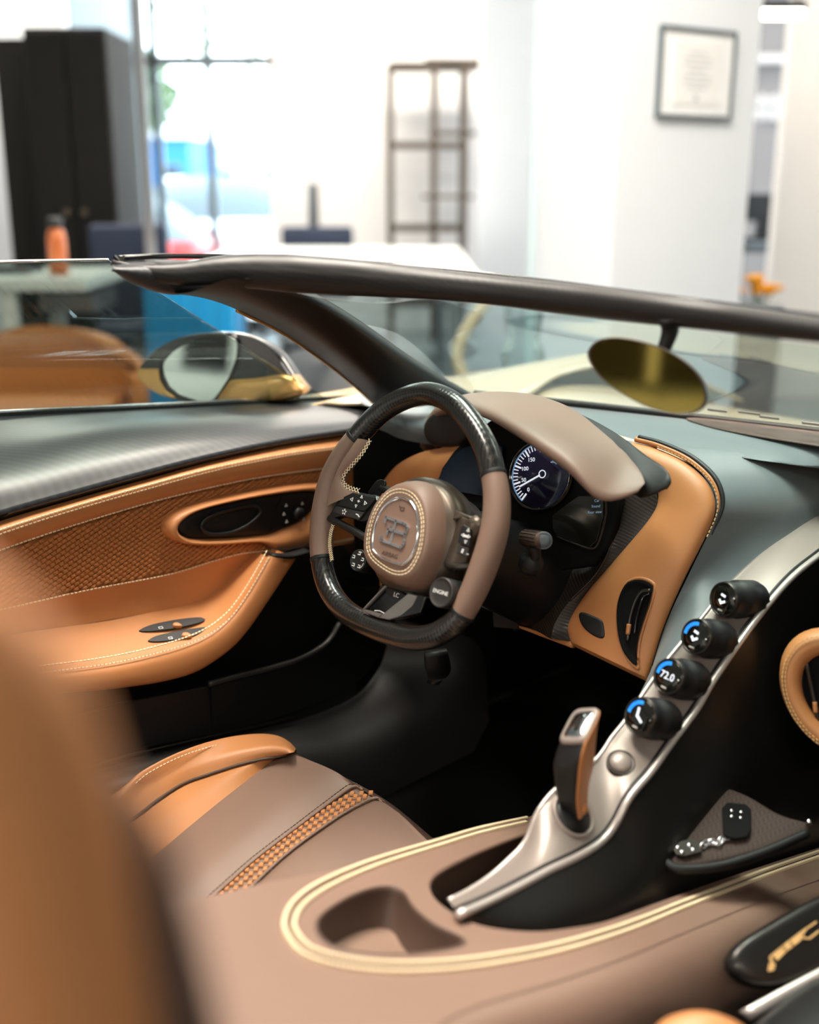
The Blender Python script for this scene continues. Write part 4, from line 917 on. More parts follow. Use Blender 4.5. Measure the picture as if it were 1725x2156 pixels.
# ------------------------------------------------------------------ steering wheel
W0 = PD(862, 1085, 1.55); tw = math.radians(22)
wn = V((0, -math.cos(tw), math.sin(tw))); wx = V((1, 0, 0)); wy = wn.cross(wx); wy = wy if wy.z > 0 else -wy
def WP(x, y, h=0): return PL(x, y, W0+wn*h, wn)
z1 = lambda a, b: (600+a/2.875, 780+b/2.875)          # zoomed study coordinates
z2 = lambda a, b: (640+a/3.92, 990+b/3.92)
def W1(a, b, h=0): return WP(*z1(a, b), h)
def W2(a, b, h=0): return WP(*z2(a, b), h)
rimz = [(860, 138), (700, 180), (560, 272), (435, 408), (340, 545), (272, 700), (228, 920), (224, 1135), (265, 1310), (350, 1440), (490, 1530), (715, 1612), (870, 1614), (985, 1560), (1075, 1468), (1180, 1250), (1262, 1000), (1284, 800), (1262, 625), (1210, 450), (1110, 290), (1000, 185)]
rim = cat([W1(a, b) for a, b in rimz], 240, True)
def near(a, b):
    p = W1(a, b); return min(range(240), key=lambda i: (rim[i]-p).length)
iTL, iBL, iBR, iTR = near(435, 408), near(222, 1150), near(1075, 1468), near(1265, 640)
def arc(i0, i1):
    n = (i1-i0) % 240; return [rim[(i0+k) % 240] for k in range(n+1)]
def section(name, i0, i1, rad, m, par, fl=1.0, seg=24):
    pts = arc(i0, i1); n = len(pts)
    v, f = tube(name, pts, rad, None, None, seg, n*2, data=True, flat=fl, start=wn); return mobj(name, v, f, m, par)
# hub body is the wheel's own mesh
padb = [(527, 640), (545, 500), (580, 390), (645, 265), (740, 160), (850, 98), (950, 82), (1050, 112), (1120, 180), (1163, 285), (1178, 420), (1172, 600), (1140, 750), (1090, 865), (1030, 935), (940, 982), (830, 972), (700, 918), (605, 850), (550, 770)]
padt = [(528, 620), (545, 480), (605, 310), (700, 190), (800, 152), (900, 182), (970, 272), (1003, 400), (998, 560), (968, 700), (900, 825), (830, 868), (740, 858), (640, 800), (562, 730), (535, 670)]
hubc = sum([W2(a, b, .012) for a, b in padb], V())/len(padb)
sw = turned('steering_wheel', hubc-wn*.012, -wn, [(.074, -.012), (.082, 0), (.084, .02), (.078, .04), (.07, .055), (.068, .075)], 'bronze', car, 48)
tag(sw, 'flat-bottomed steering wheel in carbon and brown leather')
section('rim_top', iTR, iTL, lambda t: .0158+.0012*abs(t-.5), 'carbon_wheel', sw)
section('rim_bottom', iBL, iBR, lambda t: .0165, 'carbon_wheel', sw)
gr_ = lambda t: .0165+.0022*math.sin(math.pi*t)
section('rim_grip', iTL, iBL, gr_, 'brown', sw); section('rim_grip', iBR, iTR, gr_, 'brown', sw)
for i in (iTL, iBL, iBR, iTR):
    a, b = rim[(i-1) % 240], rim[(i+1) % 240]; d = (b-a).normalized()
    tube('joint_ring', [rim[i]-d*.0025, rim[i]+d*.0025], .0175, 'black', sw, 24, 6, start=wn)
# leather widening of the left grip into the spoke
lwA = [W1(a, b, .0172) for a, b in ((440, 412), (385, 490), (340, 560), (308, 625), (285, 690), (268, 750), (255, 820))]
lwB = [W1(a, b, .0115) for a, b in ((512, 424), (468, 500), (410, 572), (362, 628), (350, 676), (392, 716), (460, 742))]
lwM = [p.lerp(q, .5)+wn*.003 for p, q in zip(lwA, lwB)]
loft('spoke_leather', [lwA, lwM, lwB, [p.lerp(q, .12)-wn*.006 for p, q in zip(lwB, lwA)], [p.lerp(q, .4)-wn*.014 for p, q in zip(lwB, lwA)]], 'brown', sw, 28, 16)
# cross-stitching along the inner edge of the left grip
def xstitch(pts, par):
    C = cat(pts, 20)
    ls = []
    for i in range(len(C)-1):
        d = (C[i+1]-C[i]).normalized(); s = wn.cross(d).normalized()*.0032
        ls.append([C[i]-s, C[i+1]+s]); ls.append([C[i]+s, C[i+1]-s])
    q = strokes('cross_stitching', ls, wn, .0006, .0005, 'thread', par); q['kind'] = 'stuff'
xstitch([W1(a, b, .0135) for a, b in ((517, 420), (470, 500), (410, 570), (365, 620), (350, 670), (385, 708), (450, 728))], sw)
xstitch([W1(a, b, .0125) for a, b in ((292, 935), (278, 985), (272, 1060), (285, 1150))], sw)
# airbag pad
def ringp(lst, h, s=1, c=None):
    P = [W2(a, b, h) for a, b in lst]; c = sum(P, V())/len(P); return [c+(p-c)*s for p in P]
kk = 64
RB = cat(ringp(padb, .012), kk, True); RT = align(RB, cat(ringp(padt, .04), kk, True))
cT = sum(RT, V())/kk
rsx = [[p-wn*.012 for p in RB], RB, [p.lerp(q, .35)+wn*.010 for p, q in zip(RB, RT)], [p.lerp(q, .75)+wn*.0075 for p, q in zip(RB, RT)], RT, [cT+(p-cT)*.8+wn*.001 for p in RT], [cT+(p-cT)*.3+wn*.001 for p in RT]]
vs_ = [p for r in rsx for p in r]
pd_ = mobj('airbag_cover', vs_, grid_faces(len(rsx), kk, True)+[tuple(range((len(rsx)-1)*kk, len(rsx)*kk))], 'brown', sw); tag(pd_, 'brown leather airbag cover')
pd_.modifiers.new('s', 'SUBSURF').render_levels = 1
ts = lambda s, dz: [cT+(p-cT)*s+wn*dz for p in RT]
stitches('stitching', ts(.985, .0022)+[ts(.985, .0022)[0]], wn, 'thread', sw, .0042, .0016, .0013)
stitches('stitching', ts(.91, .0022)+[ts(.91, .0022)[0]], wn, 'thread', sw, .0042, .0016, .0012)
chz = [(562, 640), (582, 480), (640, 325), (720, 245), (800, 218), (880, 243), (930, 312), (955, 420), (950, 560), (912, 695), (830, 785), (760, 780), (660, 742), (592, 695)]
CHo = cat(ringp(chz, .0425), kk, True); cc = sum(CHo, V())/kk
vs_ = [cc+(p-cc)*s+wn*z for s, z in ((1, -.004), (1, .001), (.975, .003), (.94, .003), (.915, .001), (.91, -.003)) for p in CHo]
mobj('emblem_ring', vs_, grid_faces(6, kk, True), 'chrome', sw)
rings('emblem_field', [[cc+(p-cc)*.92+wn*.0004 for p in CHo], [cc+(p-cc)*.5+wn*.0008 for p in CHo]], 'brown', sw, kk)
he = .0445
EBl = lambda a, b: WP(780+a/14.375, 1070+b/14.375, he)
eb = [[EBl(*q) for q in ln] for ln in (((492, 275), (800, 385), (1000, 452), (1095, 505), (1140, 595), (1112, 700), (1060, 788)), ((490, 275), (465, 430)), ((792, 400), (706, 720), (630, 1050)), ((600, 640), (720, 690), (1060, 788)), ((592, 545), (560, 640), (515, 785)), ((1060, 788), (1058, 900), (1040, 1020), (1000, 1130), (930, 1190)), ((930, 1190), (640, 1078), (370, 985), (330, 935), (350, 845)))]
strokes('emblem', eb, wn, .0034, .0016, 'chrome', sw)
tdir = (W2(765, 720, he)-W2(650, 685, he)); 
text('airbag_text', 'AIRBAG', W2(708, 700, .0435), tdir, wy, .0085, 'brown_dark', sw)
strokes('passenger_mark', [[W2(790, 295, .0435), W2(800, 335, .0435), W2(825, 335, .0435), W2(830, 312, .0435), W2(795, 308, .0435)]], wn, .0012, .0003, 'brown_dark', sw)
# left spoke: frame, two button pads, lower bar
hS = .012
lf = [W2(a, b, hS) for a, b in ((205, 385), (240, 310), (320, 195), (400, 175), (540, 200), (600, 215), (600, 330), (500, 420), (390, 400), (300, 380), (235, 400))]
prism('spoke_frame', lf, wn, -.014, 'black', sw, .002, k=60)
b1 = prism('button_pad', [W2(a, b, hS) for a, b in ((295, 290), (345, 225), (420, 190), (620, 230), (520, 345), (400, 320))], wn, .005, 'black', sw, .0012)
b2 = prism('button_pad', [W2(a, b, hS) for a, b in ((250, 350), (285, 300), (515, 352), (470, 412), (390, 395))], wn, .0045, 'dark_grey', sw, .0012)
h6 = hS+.0056
def tri(c, s, up, par):
    ex = (W2(560, 262, h6)-W2(380, 230, h6)).normalized(); ey = wn.cross(ex); d = {'l': (-ex, ey), 'r': (ex, ey), 'u': (ey, ex), 'd': (-ey, ex)}[up]
    strokes('symbol', [[c+d[0]*s, c-d[0]*s*.7+d[1]*s*.9, c-d[0]*s*.7-d[1]*s*.9, c+d[0]*s]], wn, .0008, .0002, 'print', par)
tri(W2(395, 240, h6), .0028, 'l', sw); tri(W2(508, 272, h6), .0028, 'r', sw); tri(W2(477, 220, h6), .0022, 'u', sw); tri(W2(430, 295, h6), .0022, 'd', sw); tri(W2(606, 232, h6), .0026, 'd', sw)
prism('button', [W2(a, b, h6-.001) for a, b in ((415, 255), (430, 232), (490, 242), (488, 268), (470, 282), (415, 270))], wn, .0015, 'black', sw, .0006)
c = W2(452, 256, h6+.001); strokes('symbol', [[c+wx*.002, c-wx*.002], [c+wy*.0015, c-wy*.0015]], wn, .0012, .0002, 'print', sw)
cst = W2(333, 343, hS+.0048); star = []
for i in range(11):
    a = math.pi/2+i*math.pi/5; r_ = .0045 if i % 2 == 0 else .002; star.append(cst+(wx*math.cos(a)+wy*math.sin(a))*r_)
strokes('symbol', [star], wn, .0007, .0002, 'print', sw)
strokes('symbol', [[W2(a, b, hS+.0048) for a, b in ((432, 362), (446, 368), (456, 384))]], wn, .0016, .0002, 'print', sw)
tube('spoke_bar', [W2(a, b, .008) for a, b in ((215, 395), (300, 440), (420, 505), (540, 575))], .0055, 'black', sw, 12, 20)
# paddle behind
prism('shift_paddle', [W2(a, b, -.03) for a, b in ((525, 180), (590, 90), (625, 72), (668, 82), (672, 115), (630, 190), (600, 240), (540, 225))], wn, -.004, 'black', sw, .0015)
tube('paddle_arm', [W2(640, 150, -.034), W2(760, 190, -.036)], .006, 'black', sw, 10)
# mode dial and engine button
def knob(c, r_, L, m, par, name):
    return turned(name, c, wn, [(r_, -L), (r_*1.02, 0), (r_, .002), (r_*.93, .003), (r_*.9, .0022), (r_*.5, .0022)], m, par, 40)
cm = W2(455, 745, .018)
md_ = knob(cm, .0152, .02, 'black', sw, 'mode_dial')
for i in range(5):
    a = math.pi/2+i*1.2566; p = cm+wn*.0028+(wx*math.cos(a)+wy*math.sin(a))*.0095
    strokes('symbol', [[p-wx*.0022-wy*.0015, p+wx*.0022-wy*.0015, p+wx*.0018+wy*.0018, p-wx*.0018+wy*.0018]], wn, .0011, .0002, 'print', sw)
strokes('symbol', [[cm+wn*.0028+(wx*math.cos(a)+wy*math.sin(a))*.0125 for a in (1.2+.2*j for j in range(3))], [cm+wn*.0028+(wx*math.cos(a)+wy*math.sin(a))*.0125 for a in (-.9+.2*j for j in range(5))]], wn, .0006, .0002, 'print', sw)
ce = W2(1140, 1010, .02)
knob(ce, .0195, .03, 'dark_grey', sw, 'engine_button')
text('engine_text', 'ENGINE', ce+wn*.003, W2(1180, 1022, .02)-W2(1092, 996, .02), wy, .0074, 'print', sw)
# right spoke: sculpted cover, button stack
rs_ = [[W2(a, b, h) for a, b, h in ((1175, 420, .0), (1215, 300, .0), (1260, 400, -.005), (1250, 520, -.005), (1190, 760, .0))], [W2(a, b, h) for a, b, h in ((1250, 400, .012), (1330, 385, .014), (1400, 400, .014), (1300, 560, .012), (1200, 780, .008))], [W2(a, b, h) for a, b, h in ((1330, 420, .006), (1440, 430, .008), (1480, 480, .006), (1400, 580, .004), (1350, 790, .0))]]
loft('spoke_cover', rs_, 'bronze', sw, 20, 12, solid=.006)
bp1 = prism('button_pad', [W2(a, b, .014) for a, b in ((1320, 470), (1345, 455), (1400, 490), (1385, 640), (1290, 605))], wn, .006, 'black', sw, .0012)
bp2 = prism('button_pad', [W2(a, b, .014) for a, b in ((1285, 620), (1375, 645), (1365, 722), (1280, 690))], wn, .005, 'dark_grey', sw, .0012)
for (a, b, s) in ((1357, 495, 'u'), (1335, 590, 'd'), (1312, 535, 'l'), (1362, 548, 'r')): tri(W2(a, b, .0205), .0022, s, sw)
c = W2(1335, 543, .0206); strokes('symbol', [[c+wx*.0018, c-wx*.0018]], wn, .0028, .0002, 'print', sw)
strokes('symbol', [[W2(1300, 678, .0195), W2(1312, 650, .0195)], [W2(1308, 682, .0195), W2(1320, 654, .0195)], [W2(1345, 690, .0195), W2(1358, 694, .0195)]], wn, .001, .0002, 'print', sw)
tube('spoke_bar', [W2(1180, 775, .01), W2(1260, 795, .01), W2(1370, 790, .006)], .0052, 'dark_metal', sw, 10, 16)
# lower spoke: satin V with the launch button
lowp = prism('lower_spoke', [W2(a, b, .008) for a, b in ((640, 940), (880, 1000), (1010, 1040), (960, 1180), (720, 1240), (520, 1160))], wn, -.012, 'black_gloss', sw, .002)
def bar(pts, par): return prism('spoke_blade', [W2(a, b, h) for a, b, h in pts], wn, .006, 'spoke_metal', par, .0015)
bar(((690, 950, .008), (706, 960, .008), (525, 1150, .008), (490, 1165, .008)), sw)
bar(((490, 1165, .008), (520, 1150, .008), (670, 1190, .008), (635, 1222, .008)), sw)
bar(((880, 1020, .008), (960, 1040, .004), (900, 1190, .0), (720, 1240, .004), (635, 1222, .008)), sw)
lb = prism('launch_button', [W2(a, b, .009) for a, b in ((695, 1000), (705, 980), (730, 978), (830, 1015), (850, 1040), (840, 1060), (810, 1068), (720, 1040))], wn, .0045, 'black', sw, .001, k=32)
text('launch_text', 'LC', W2(763, 1032, .0142), W2(800, 1043, .0142)-W2(730, 1020, .0142), wy, .0085, 'print', sw)
strokes('spoke_mark', [[W2(585, 1158, .009), W2(625, 1160, .009), W2(668, 1182, .009)]], wn, .0012, .0003, 'print', sw)
# column shroud
cs = hubc
col_ = tube('steering_column', [cs-wn*.05, cs-wn*.12, cs-wn*.22+V((.0, 0, -.01)), cs-wn*.33+V((0, 0, -.02))], [.055, .06, .072, .08], 'black', car, 32, 24)
tag(col_, 'black steering column shroud')
# stalk
sk = lambda x, y: PY(x, y, .11)
stl = tube('stalk_arm', [sk(1116, 1188), sk(1128, 1172), sk(1124, 1152), sk(1112, 1132)], [.008, .007, .009, .011], 'black', col_, 14, 20)
g0, g1 = sk(1106, 1132), PY(1145, 1138, .10)
tube('stalk_grip', [g0, g1], .0115, 'brown_dark', col_, 20, 6)
ga = (g1-g0).normalized()
for i in range(16):
    t = i*2*math.pi/16; e1 = ga.cross(zv).normalized(); e2 = ga.cross(e1); p = (e1*math.cos(t)+e2*math.sin(t))*.0116
    tube('grip_rib', [g0+p+ga*.002, g0.lerp(g1, .85)+p], .0008, 'black', col_, 5, 4)
turned('stalk_tip', g1, (.6, -.7, .15), [(.0118, -.004), (.0118, .002), (.0105, .0035), (.0098, .002), (.0098, .0028), (.004, .0034)], 'grey_table', col_, 28)
turned('stalk_joint', sk(1117, 1188), (.4, -.9, .1), [(.004, -.02), (.016, -.012), (.0175, 0), (.014, .008), (.006, .012)], 'black', col_, 24)
# ------------------------------------------------------------------ centre console
kp = V((0, -.2, .425)); kn = V((0, .3, 1)).normalized()
CP = lambda x, y, h=0: PL(x, y, kp+kn*h, kn)
k_out = [(330, 1897), (452, 1884), (551, 1860), (716, 1829), (826, 1802), (950, 1768), (1060, 1738), (1125, 1716)]
k_in = [(1140, 1728), (1120, 1746), (1089, 1757), (1040, 1775), (983, 1799), (930, 1826), (906, 1845), (900, 1864), (910, 1889), (940, 1916), (997, 1946), (1068, 1960), (1139, 1963), (1210, 1955), (1281, 1941), (1388, 1902), (1494, 1863), (1601, 1827), (1725, 1786), (1860, 1742)]
k_right = [(1870, 1800), (1725, 1852), (1601, 1898), (1459, 1956), (1317, 2016), (1175, 2066), (1000, 2120), (900, 2180), (860, 2300), (330, 2300), (300, 2000)]
oc = cat([CP(x, y) for x, y in k_out], 30)+cat([CP(x, y) for x, y in k_in], 80)+cat([CP(x, y) for x, y in k_right[:9]], 40)+[CP(x, y) for x, y in k_right[9:]]
tray = [(670, 1948), (685, 1923), (734, 1891), (784, 1872), (827, 1869), (850, 1881), (871, 1912), (912, 1946), (962, 1970), (975, 1980), (966, 1991), (926, 2000), (855, 2009), (784, 2009), (713, 1996), (680, 1975)]
TR = cat([CP(x, y) for x, y in tray], 64, True); tc_ = sum(TR, V())/64
# console top as one sheet with a real hole for the tray
from mathutils.geometry import tessellate_polygon
e1k = V((1, 0, 0)); e2k = kn.cross(e1k)
to2 = lambda p: V(((p-kp).dot(e1k), (p-kp).dot(e2k), 0))
hole = list(reversed(TR))
tris = tessellate_polygon([[to2(p) for p in oc], [to2(p) for p in hole]])
con = mobj('centre_console', oc+hole, [tuple(t) for t in tris], 'brown', car, smooth=False); tag(con, 'brown leather centre console')
tube('opening_edge', [p-kn*.0035 for p in cat([CP(x, y) for x, y in k_in], 80)], .004, 'brown', con, 10, 120)
# tray walls and woven floor
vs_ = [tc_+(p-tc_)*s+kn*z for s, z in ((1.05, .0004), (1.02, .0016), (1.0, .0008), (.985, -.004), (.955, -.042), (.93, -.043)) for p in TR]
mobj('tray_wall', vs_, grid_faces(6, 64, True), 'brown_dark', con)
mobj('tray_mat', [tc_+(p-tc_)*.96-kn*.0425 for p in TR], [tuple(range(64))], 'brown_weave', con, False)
# double stitching ring
rg = [(1111, 1722), (1011, 1744), (926, 1769), (784, 1812), (678, 1856), (620, 1897), (598, 1940), (608, 1976), (644, 2012), (713, 2033), (820, 2045), (926, 2043), (1033, 2031), (1175, 2004), (1317, 1961), (1459, 1904), (1601, 1848), (1725, 1804), (1850, 1760)]
rg2 = [(1109, 1731), (1015, 1753), (930, 1779), (795, 1822), (695, 1866), (640, 1904), (619, 1941), (628, 1970), (658, 1998), (720, 2017), (820, 2028), (926, 2026), (1033, 2014), (1175, 1988), (1317, 1946), (1459, 1891), (1601, 1836), (1725, 1793), (1850, 1749)]
for r_ in (rg, rg2):
    P = [CP(x, y, .0012) for x, y in r_]
    stitches('stitching', P, kn, 'thread', con, .0036, .001, .0036, .0004)
mids_ = [CP((a[0]+b[0])/2, (a[1]+b[1])/2, .0003) for a, b in zip(rg, rg2)]
tube('seam', mids_, .0012, 'brown_dark', con, 6, 80)
# passenger flank rolling down
edge = cat([CP(x, y) for x, y in k_right[:9]], 40)
fl = loft('console_flank', [[p-kn*.001-V((.004, 0, 0)) for p in edge], [p+V((.014, -.002, -.003)) for p in edge], [p+V((.032, -.008, -.02)) for p in edge], [p+V((.044, -.011, -.06)) for p in edge], [p+V((.05, -.012, -.14)) for p in edge], [p+V((.05, -.012, -.3)) for p in edge]], 'brown', con, 50, 24)
tL = cat([CP(x, y) for x, y in k_out], 30)
loft('console_side', [tL, [p+V((-.012, 0, -.012)) for p in tL], [p+V((-.018, 0, -.06)) for p in tL], [p+V((-.018, 0, -.25)) for p in tL]], 'brown', con, 40, 18)
# inner walls of the opening
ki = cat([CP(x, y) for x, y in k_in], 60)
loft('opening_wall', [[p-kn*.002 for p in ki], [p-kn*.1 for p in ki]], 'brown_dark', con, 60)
# ------------------------------------------------------------------ spine with rotary controls
sl = [(945, 1896), (985, 1876), (1035, 1843), (1080, 1802), (1103, 1777), (1117, 1747), (1131, 1712), (1156, 1677), (1180, 1655), (1225, 1625), (1263, 1591), (1289, 1552), (1318, 1516), (1365, 1445), (1405, 1390), (1476, 1304), (1539, 1225), (1602, 1166), (1665, 1122), (1725, 1085), (1830, 1030)]
sr = [(958, 1914), (1010, 1892), (1060, 1868), (1110, 1842), (1150, 1821), (1210, 1793), (1256, 1765), (1284, 1735), (1303, 1700), (1319, 1670), (1338, 1646), (1358, 1624), (1382, 1592), (1405, 1559), (1460, 1485), (1492, 1430), (1543, 1355), (1602, 1276), (1661, 1209), (1725, 1158), (1830, 1080)]
SL = [PX(x, y, -.03) for x, y in sl]; SR = [PX(x, y, .022) for x, y in sr]
nsp = []
a_, b_ = cat(SL, 70), cat(SR, 70)
spn = loft('console_spine', [[p+V((-.004, .004, -.10)) for p in a_], [p+V((-.003, .0, -.012)) for p in a_], a_, [p.lerp(q, .12) for p, q in zip(a_, b_)], [p.lerp(q, .5) for p, q in zip(a_, b_)], [p.lerp(q, .9) for p, q in zip(a_, b_)], b_], 'satin', car, 70, 36)
tag(spn, 'satin metal console spine with rotary knobs')
spl = [p.lerp(q, .07)+V((0, -.001, .0025)) for p, q in zip(a_, b_)]
tube('spine_edge', a_[:40], .003, 'satin_light', spn, 8, 80)
rim_ = [p+V((.006, -.002, -.001)) for p in b_]
tube('spine_groove', [p+V((.001, -.001, .001)) for p in b_], .0022, 'black', spn, 8, 90)
tube('spine_rim', [p+V((.0068, -.003, -.002)) for p in b_], .0046, 'satin_light', spn, 12, 90)
def spine_pt(x, y):
    best = None
    d = ray(x, y)
    for i in range(69):
        for t in (.0, .25, .5, .75, 1):
            p = a_[i].lerp(b_[i], t); q = p-CAM; s = q.dot(d)/d.dot(d); e = (q-d*s).length
            if best is None or e < best[0]: best = (e, p, i)
    i = best[2]; tt = (a_[i+1]-a_[i]); n_ = (b_[i]-a_[i]).cross(tt).normalized(); n_ = n_ if n_.z > 0 else -n_
    return best[1], n_, tt.normalized()
for (fx, fy), (bx_, by_), gi in zip(((1524, 1262), (1466, 1340), (1408, 1424), (1348, 1507)), ((1584, 1256), (1524, 1345), (1465, 1426), (1405, 1510)), range(4)):
    bp_, n_, t_ = spine_pt(bx_, by_); s_b = (bp_-CAM).dot(vd)
    b0 = PD(fx, fy, s_b-.034); kax = (b0-bp_); Lk = kax.length; kax.normalize(); r_ = .0245
    kb = turned('rotary_knob', bp_, kax, [(r_*.9, -.004), (r_*.9, .004), (r_*1.05, .006), (r_*1.05, Lk-.024), (r_*.95, Lk-.022), (r_*.97, Lk-.006), (r_*.95, Lk-.002), (r_*.86, Lk)], 'black', spn, 40)
    e1 = kax.cross(zv).normalized(); e1 = e1 if e1.dot(rd) > 0 else -e1; e2 = e1.cross(kax); e2 = e2 if e2.z > 0 else -e2
    fc = b0
    mobj('knob_bezel', [fc+(e1*math.cos(t)+e2*math.sin(t))*q+kax*z for q, z in ((r_*.95, -.002), (r_*.93, .0012), (r_*.86, .0012), (r_*.84, -.001)) for t in (i*2*math.pi/36 for i in range(36))], grid_faces(4, 36, True), 'dark_metal', spn)
    turned('knob_display', fc-kax*.001, kax, [(r_*.86, 0), (r_*.8, .0016), (r_*.4, .0028), (r_*.1, .003)], 'screen_dark', spn, 32)
    an = [fc+kax*.0016+(e1*math.cos(t)+e2*math.sin(t))*r_*.66 for t in (1.7+.14*j for j in range(11))]
    strokes('display_glow', [an], kax, .0045, .0003, 'screen_glow2', spn) if gi else None
    cbx = fc+kax*.0026
    if gi == 2: text('display_value', '72.0', cbx, e1, e2, .013, 'screen_white', spn)
    elif gi == 3: strokes('display_symbol', [[cbx+e2*.008-e1*.003, cbx-e2*.001-e1*.002, cbx-e2*.006+e1*.006]], kax, .003, .0002, 'screen_white', spn)
    else: strokes('display_symbol', [[cbx+e2*.006-e1*.002, cbx+e2*.005+e1*.003], [cbx-e1*.004-e2*.002, cbx-e1*.001-e2*.005, cbx+e1*.004-e2*.002]], kax, .0032, .0002, 'screen_white', spn)
    strokes('display_symbol', [[cbx-e2*.0145-e1*.003, cbx-e2*.0145+e1*.003]], kax-e2*.3, .002, .0002, 'print', spn)
p, n_, t_ = spine_pt(1309, 1597)
turned('round_button', p, n_, [(.0175, -.006), (.0175, .0012), (.0155, .002), (.0148, .0005)], 'dark_metal', spn, 36)
turned('button_dome', p, n_, [(.0142, 0), (.0138, .003), (.011, .006), (.006, .0078), (.0015, .0083)], 'satin', spn, 32)
p, n_, t_ = spine_pt(1213, 1716)
gl_ = turned('gear_collar', p, n_, [(.0285, -.004), (.0285, .003), (.0265, .0045), (.0245, .003), (.0242, -.004)], 'satin', spn, 40)
turned('gear_boot', p, n_, [(.0244, -.002), (.0235, .001), (.016, .003), (.012, .006)], 'black', spn, 36)
# gear lever
gb, gtop = p+n_*.002, None
def GS(x, y): return PX(x, y, -.006)
lv_l = [(1196, 1710), (1185, 1660), (1178, 1600), (1176, 1560), (1186, 1535), (1205, 1515)]
ctr = [GS(1212, 1712), GS(1206, 1665), GS(1208, 1610), GS(1213, 1565), GS(1222, 1530)]
lvx = V((.97, .22, 0)).normalized()
def oval(c, ax_, w_, d_, k=28):
    ax_ = ax_.normalized(); e1 = (lvx-ax_*lvx.dot(ax_)).normalized(); e2 = ax_.cross(e1)
    return [c+e1*w_*math.copysign(abs(math.cos(t))**.45, math.cos(t))+e2*d_*math.copysign(abs(math.sin(t))**.45, math.sin(t)) for t in (i*2*math.pi/k for i in range(k))]
wds = [(.011, .013), (.0145, .019), (.018, .024), (.0205, .027), (.020, .0265)]
axs = [ctr[1]-ctr[0], ctr[2]-ctr[0], ctr[3]-ctr[1], V((-.25, -.45, .86)), V((-.3, -.5, .82))]
lvr = rings('gear_lever', [oval(c, a, *w) for c, a, w in zip(ctr, axs, wds)], 'black', spn, 40, nv=20); tag(lvr, 'gear lever with tan sides')
ta = V((-.3, -.5, .82)).normalized()
O0 = oval(ctr[4], ta, .020, .0265)
cO = ctr[4]
rings('lever_bezel', [O0, [cO+(p-cO)*.98+ta*.003 for p in O0], [cO+(p-cO)*.84+ta*.005 for p in O0], [cO+(p-cO)*.74+ta*.0045 for p in O0]], 'satin', spn, 40, cap_end=False)
rings('lever_badge', [[cO+(p-cO)*.76+ta*.0035 for p in O0], [cO+(p-cO)*.7+ta*.005 for p in O0], [cO+(p-cO)*.3+ta*.0065 for p in O0]], 'chrome', spn, 40)
e1 = (lvx-ta*lvx.dot(ta)).normalized(); e2 = e1.cross(ta); bq = cO+ta*.0068
strokes('badge_letter', [[bq-e2*.009, bq+e2*.009], [bq-e2*.009, bq-e2*.009+e1*.004, bq+e1*.004, bq+e1*.004+e2*.009, bq+e2*.009], [bq, bq-e1*.004]], ta, .0022, .0006, 'dark_metal', spn)
# tan leather on the passenger side of the lever
sd_ = []
for c, a, w in zip(ctr, axs, wds):
    O = oval(c, a, w[0]*1.04, w[1]*1.0); sd_.append([O[i % 28] for i in range(-4, 5)])
loft('lever_side', sd_, 'tan', spn, 16, 24, solid=.002, offset=1)
turned('lever_tip', PX(1228, 1703, .006), (.5, -.6, .5), [(.005, -.006), (.0062, 0), (.005, .004), (.002, .0055)], 'tan', spn, 20)
# dark flank to the passenger side, with pocket
fr_ = [p+V((.0095, -.003, -.004)) for p in b_]
fo = cat([CP(x, y, -.008) for x, y in k_in[9:]], 70)
mfl = [p.lerp(q, .42)+V((.012, 0, -.012)) for p, q in zip(fr_, fo)]
mf2 = [p.lerp(q, .8)+V((.006, 0, -.018)) for p, q in zip(fr_, fo)]
fk = loft('spine_flank', [fr_, mfl, mf2, fo], 'dark_flank', car, 60, 24); tag(fk, 'dark metallic console flank')
# storage tray with ribbed mat
hits = [h_ for h_ in (hit_obj(fk, x, y) for x, y in ((1440, 1790), (1480, 1680), (1560, 1740), (1650, 1740), (1600, 1790))) if h_]
print('pocket hits', [(pj(h_), tuple(round(c_, 3) for c_ in h_)) for h_ in hits])
stp = min(hits, key=lambda h_: (h_-CAM).length/ray(*pj(h_)).length); stn = V((.35, -.25, 1)).normalized()
ST = lambda x, y, h=0: PL(x, y, stp+stn*h, stn)
stq = [(1392, 1790), (1400, 1730), (1430, 1685), (1478, 1652), (1560, 1670), (1640, 1715), (1702, 1735), (1690, 1752), (1600, 1790), (1500, 1815), (1425, 1822)]
pad('storage_mat', [ST(x, y, .004) for x, y in stq], stn, .002, 'brown_weave_dark', fk, 60)
tube('storage_rim', [ST(x, y, .006) for x, y in ((1392, 1800), (1410, 1822), (1440, 1830), (1520, 1822), (1610, 1794), (1700, 1755))], .006, 'black', fk, 10, 40)
turned('tray_stud', ST(1703, 1732, .008), stn, [(.004, 0), (.004, .003), (.002, .005)], 'chrome', fk, 12)
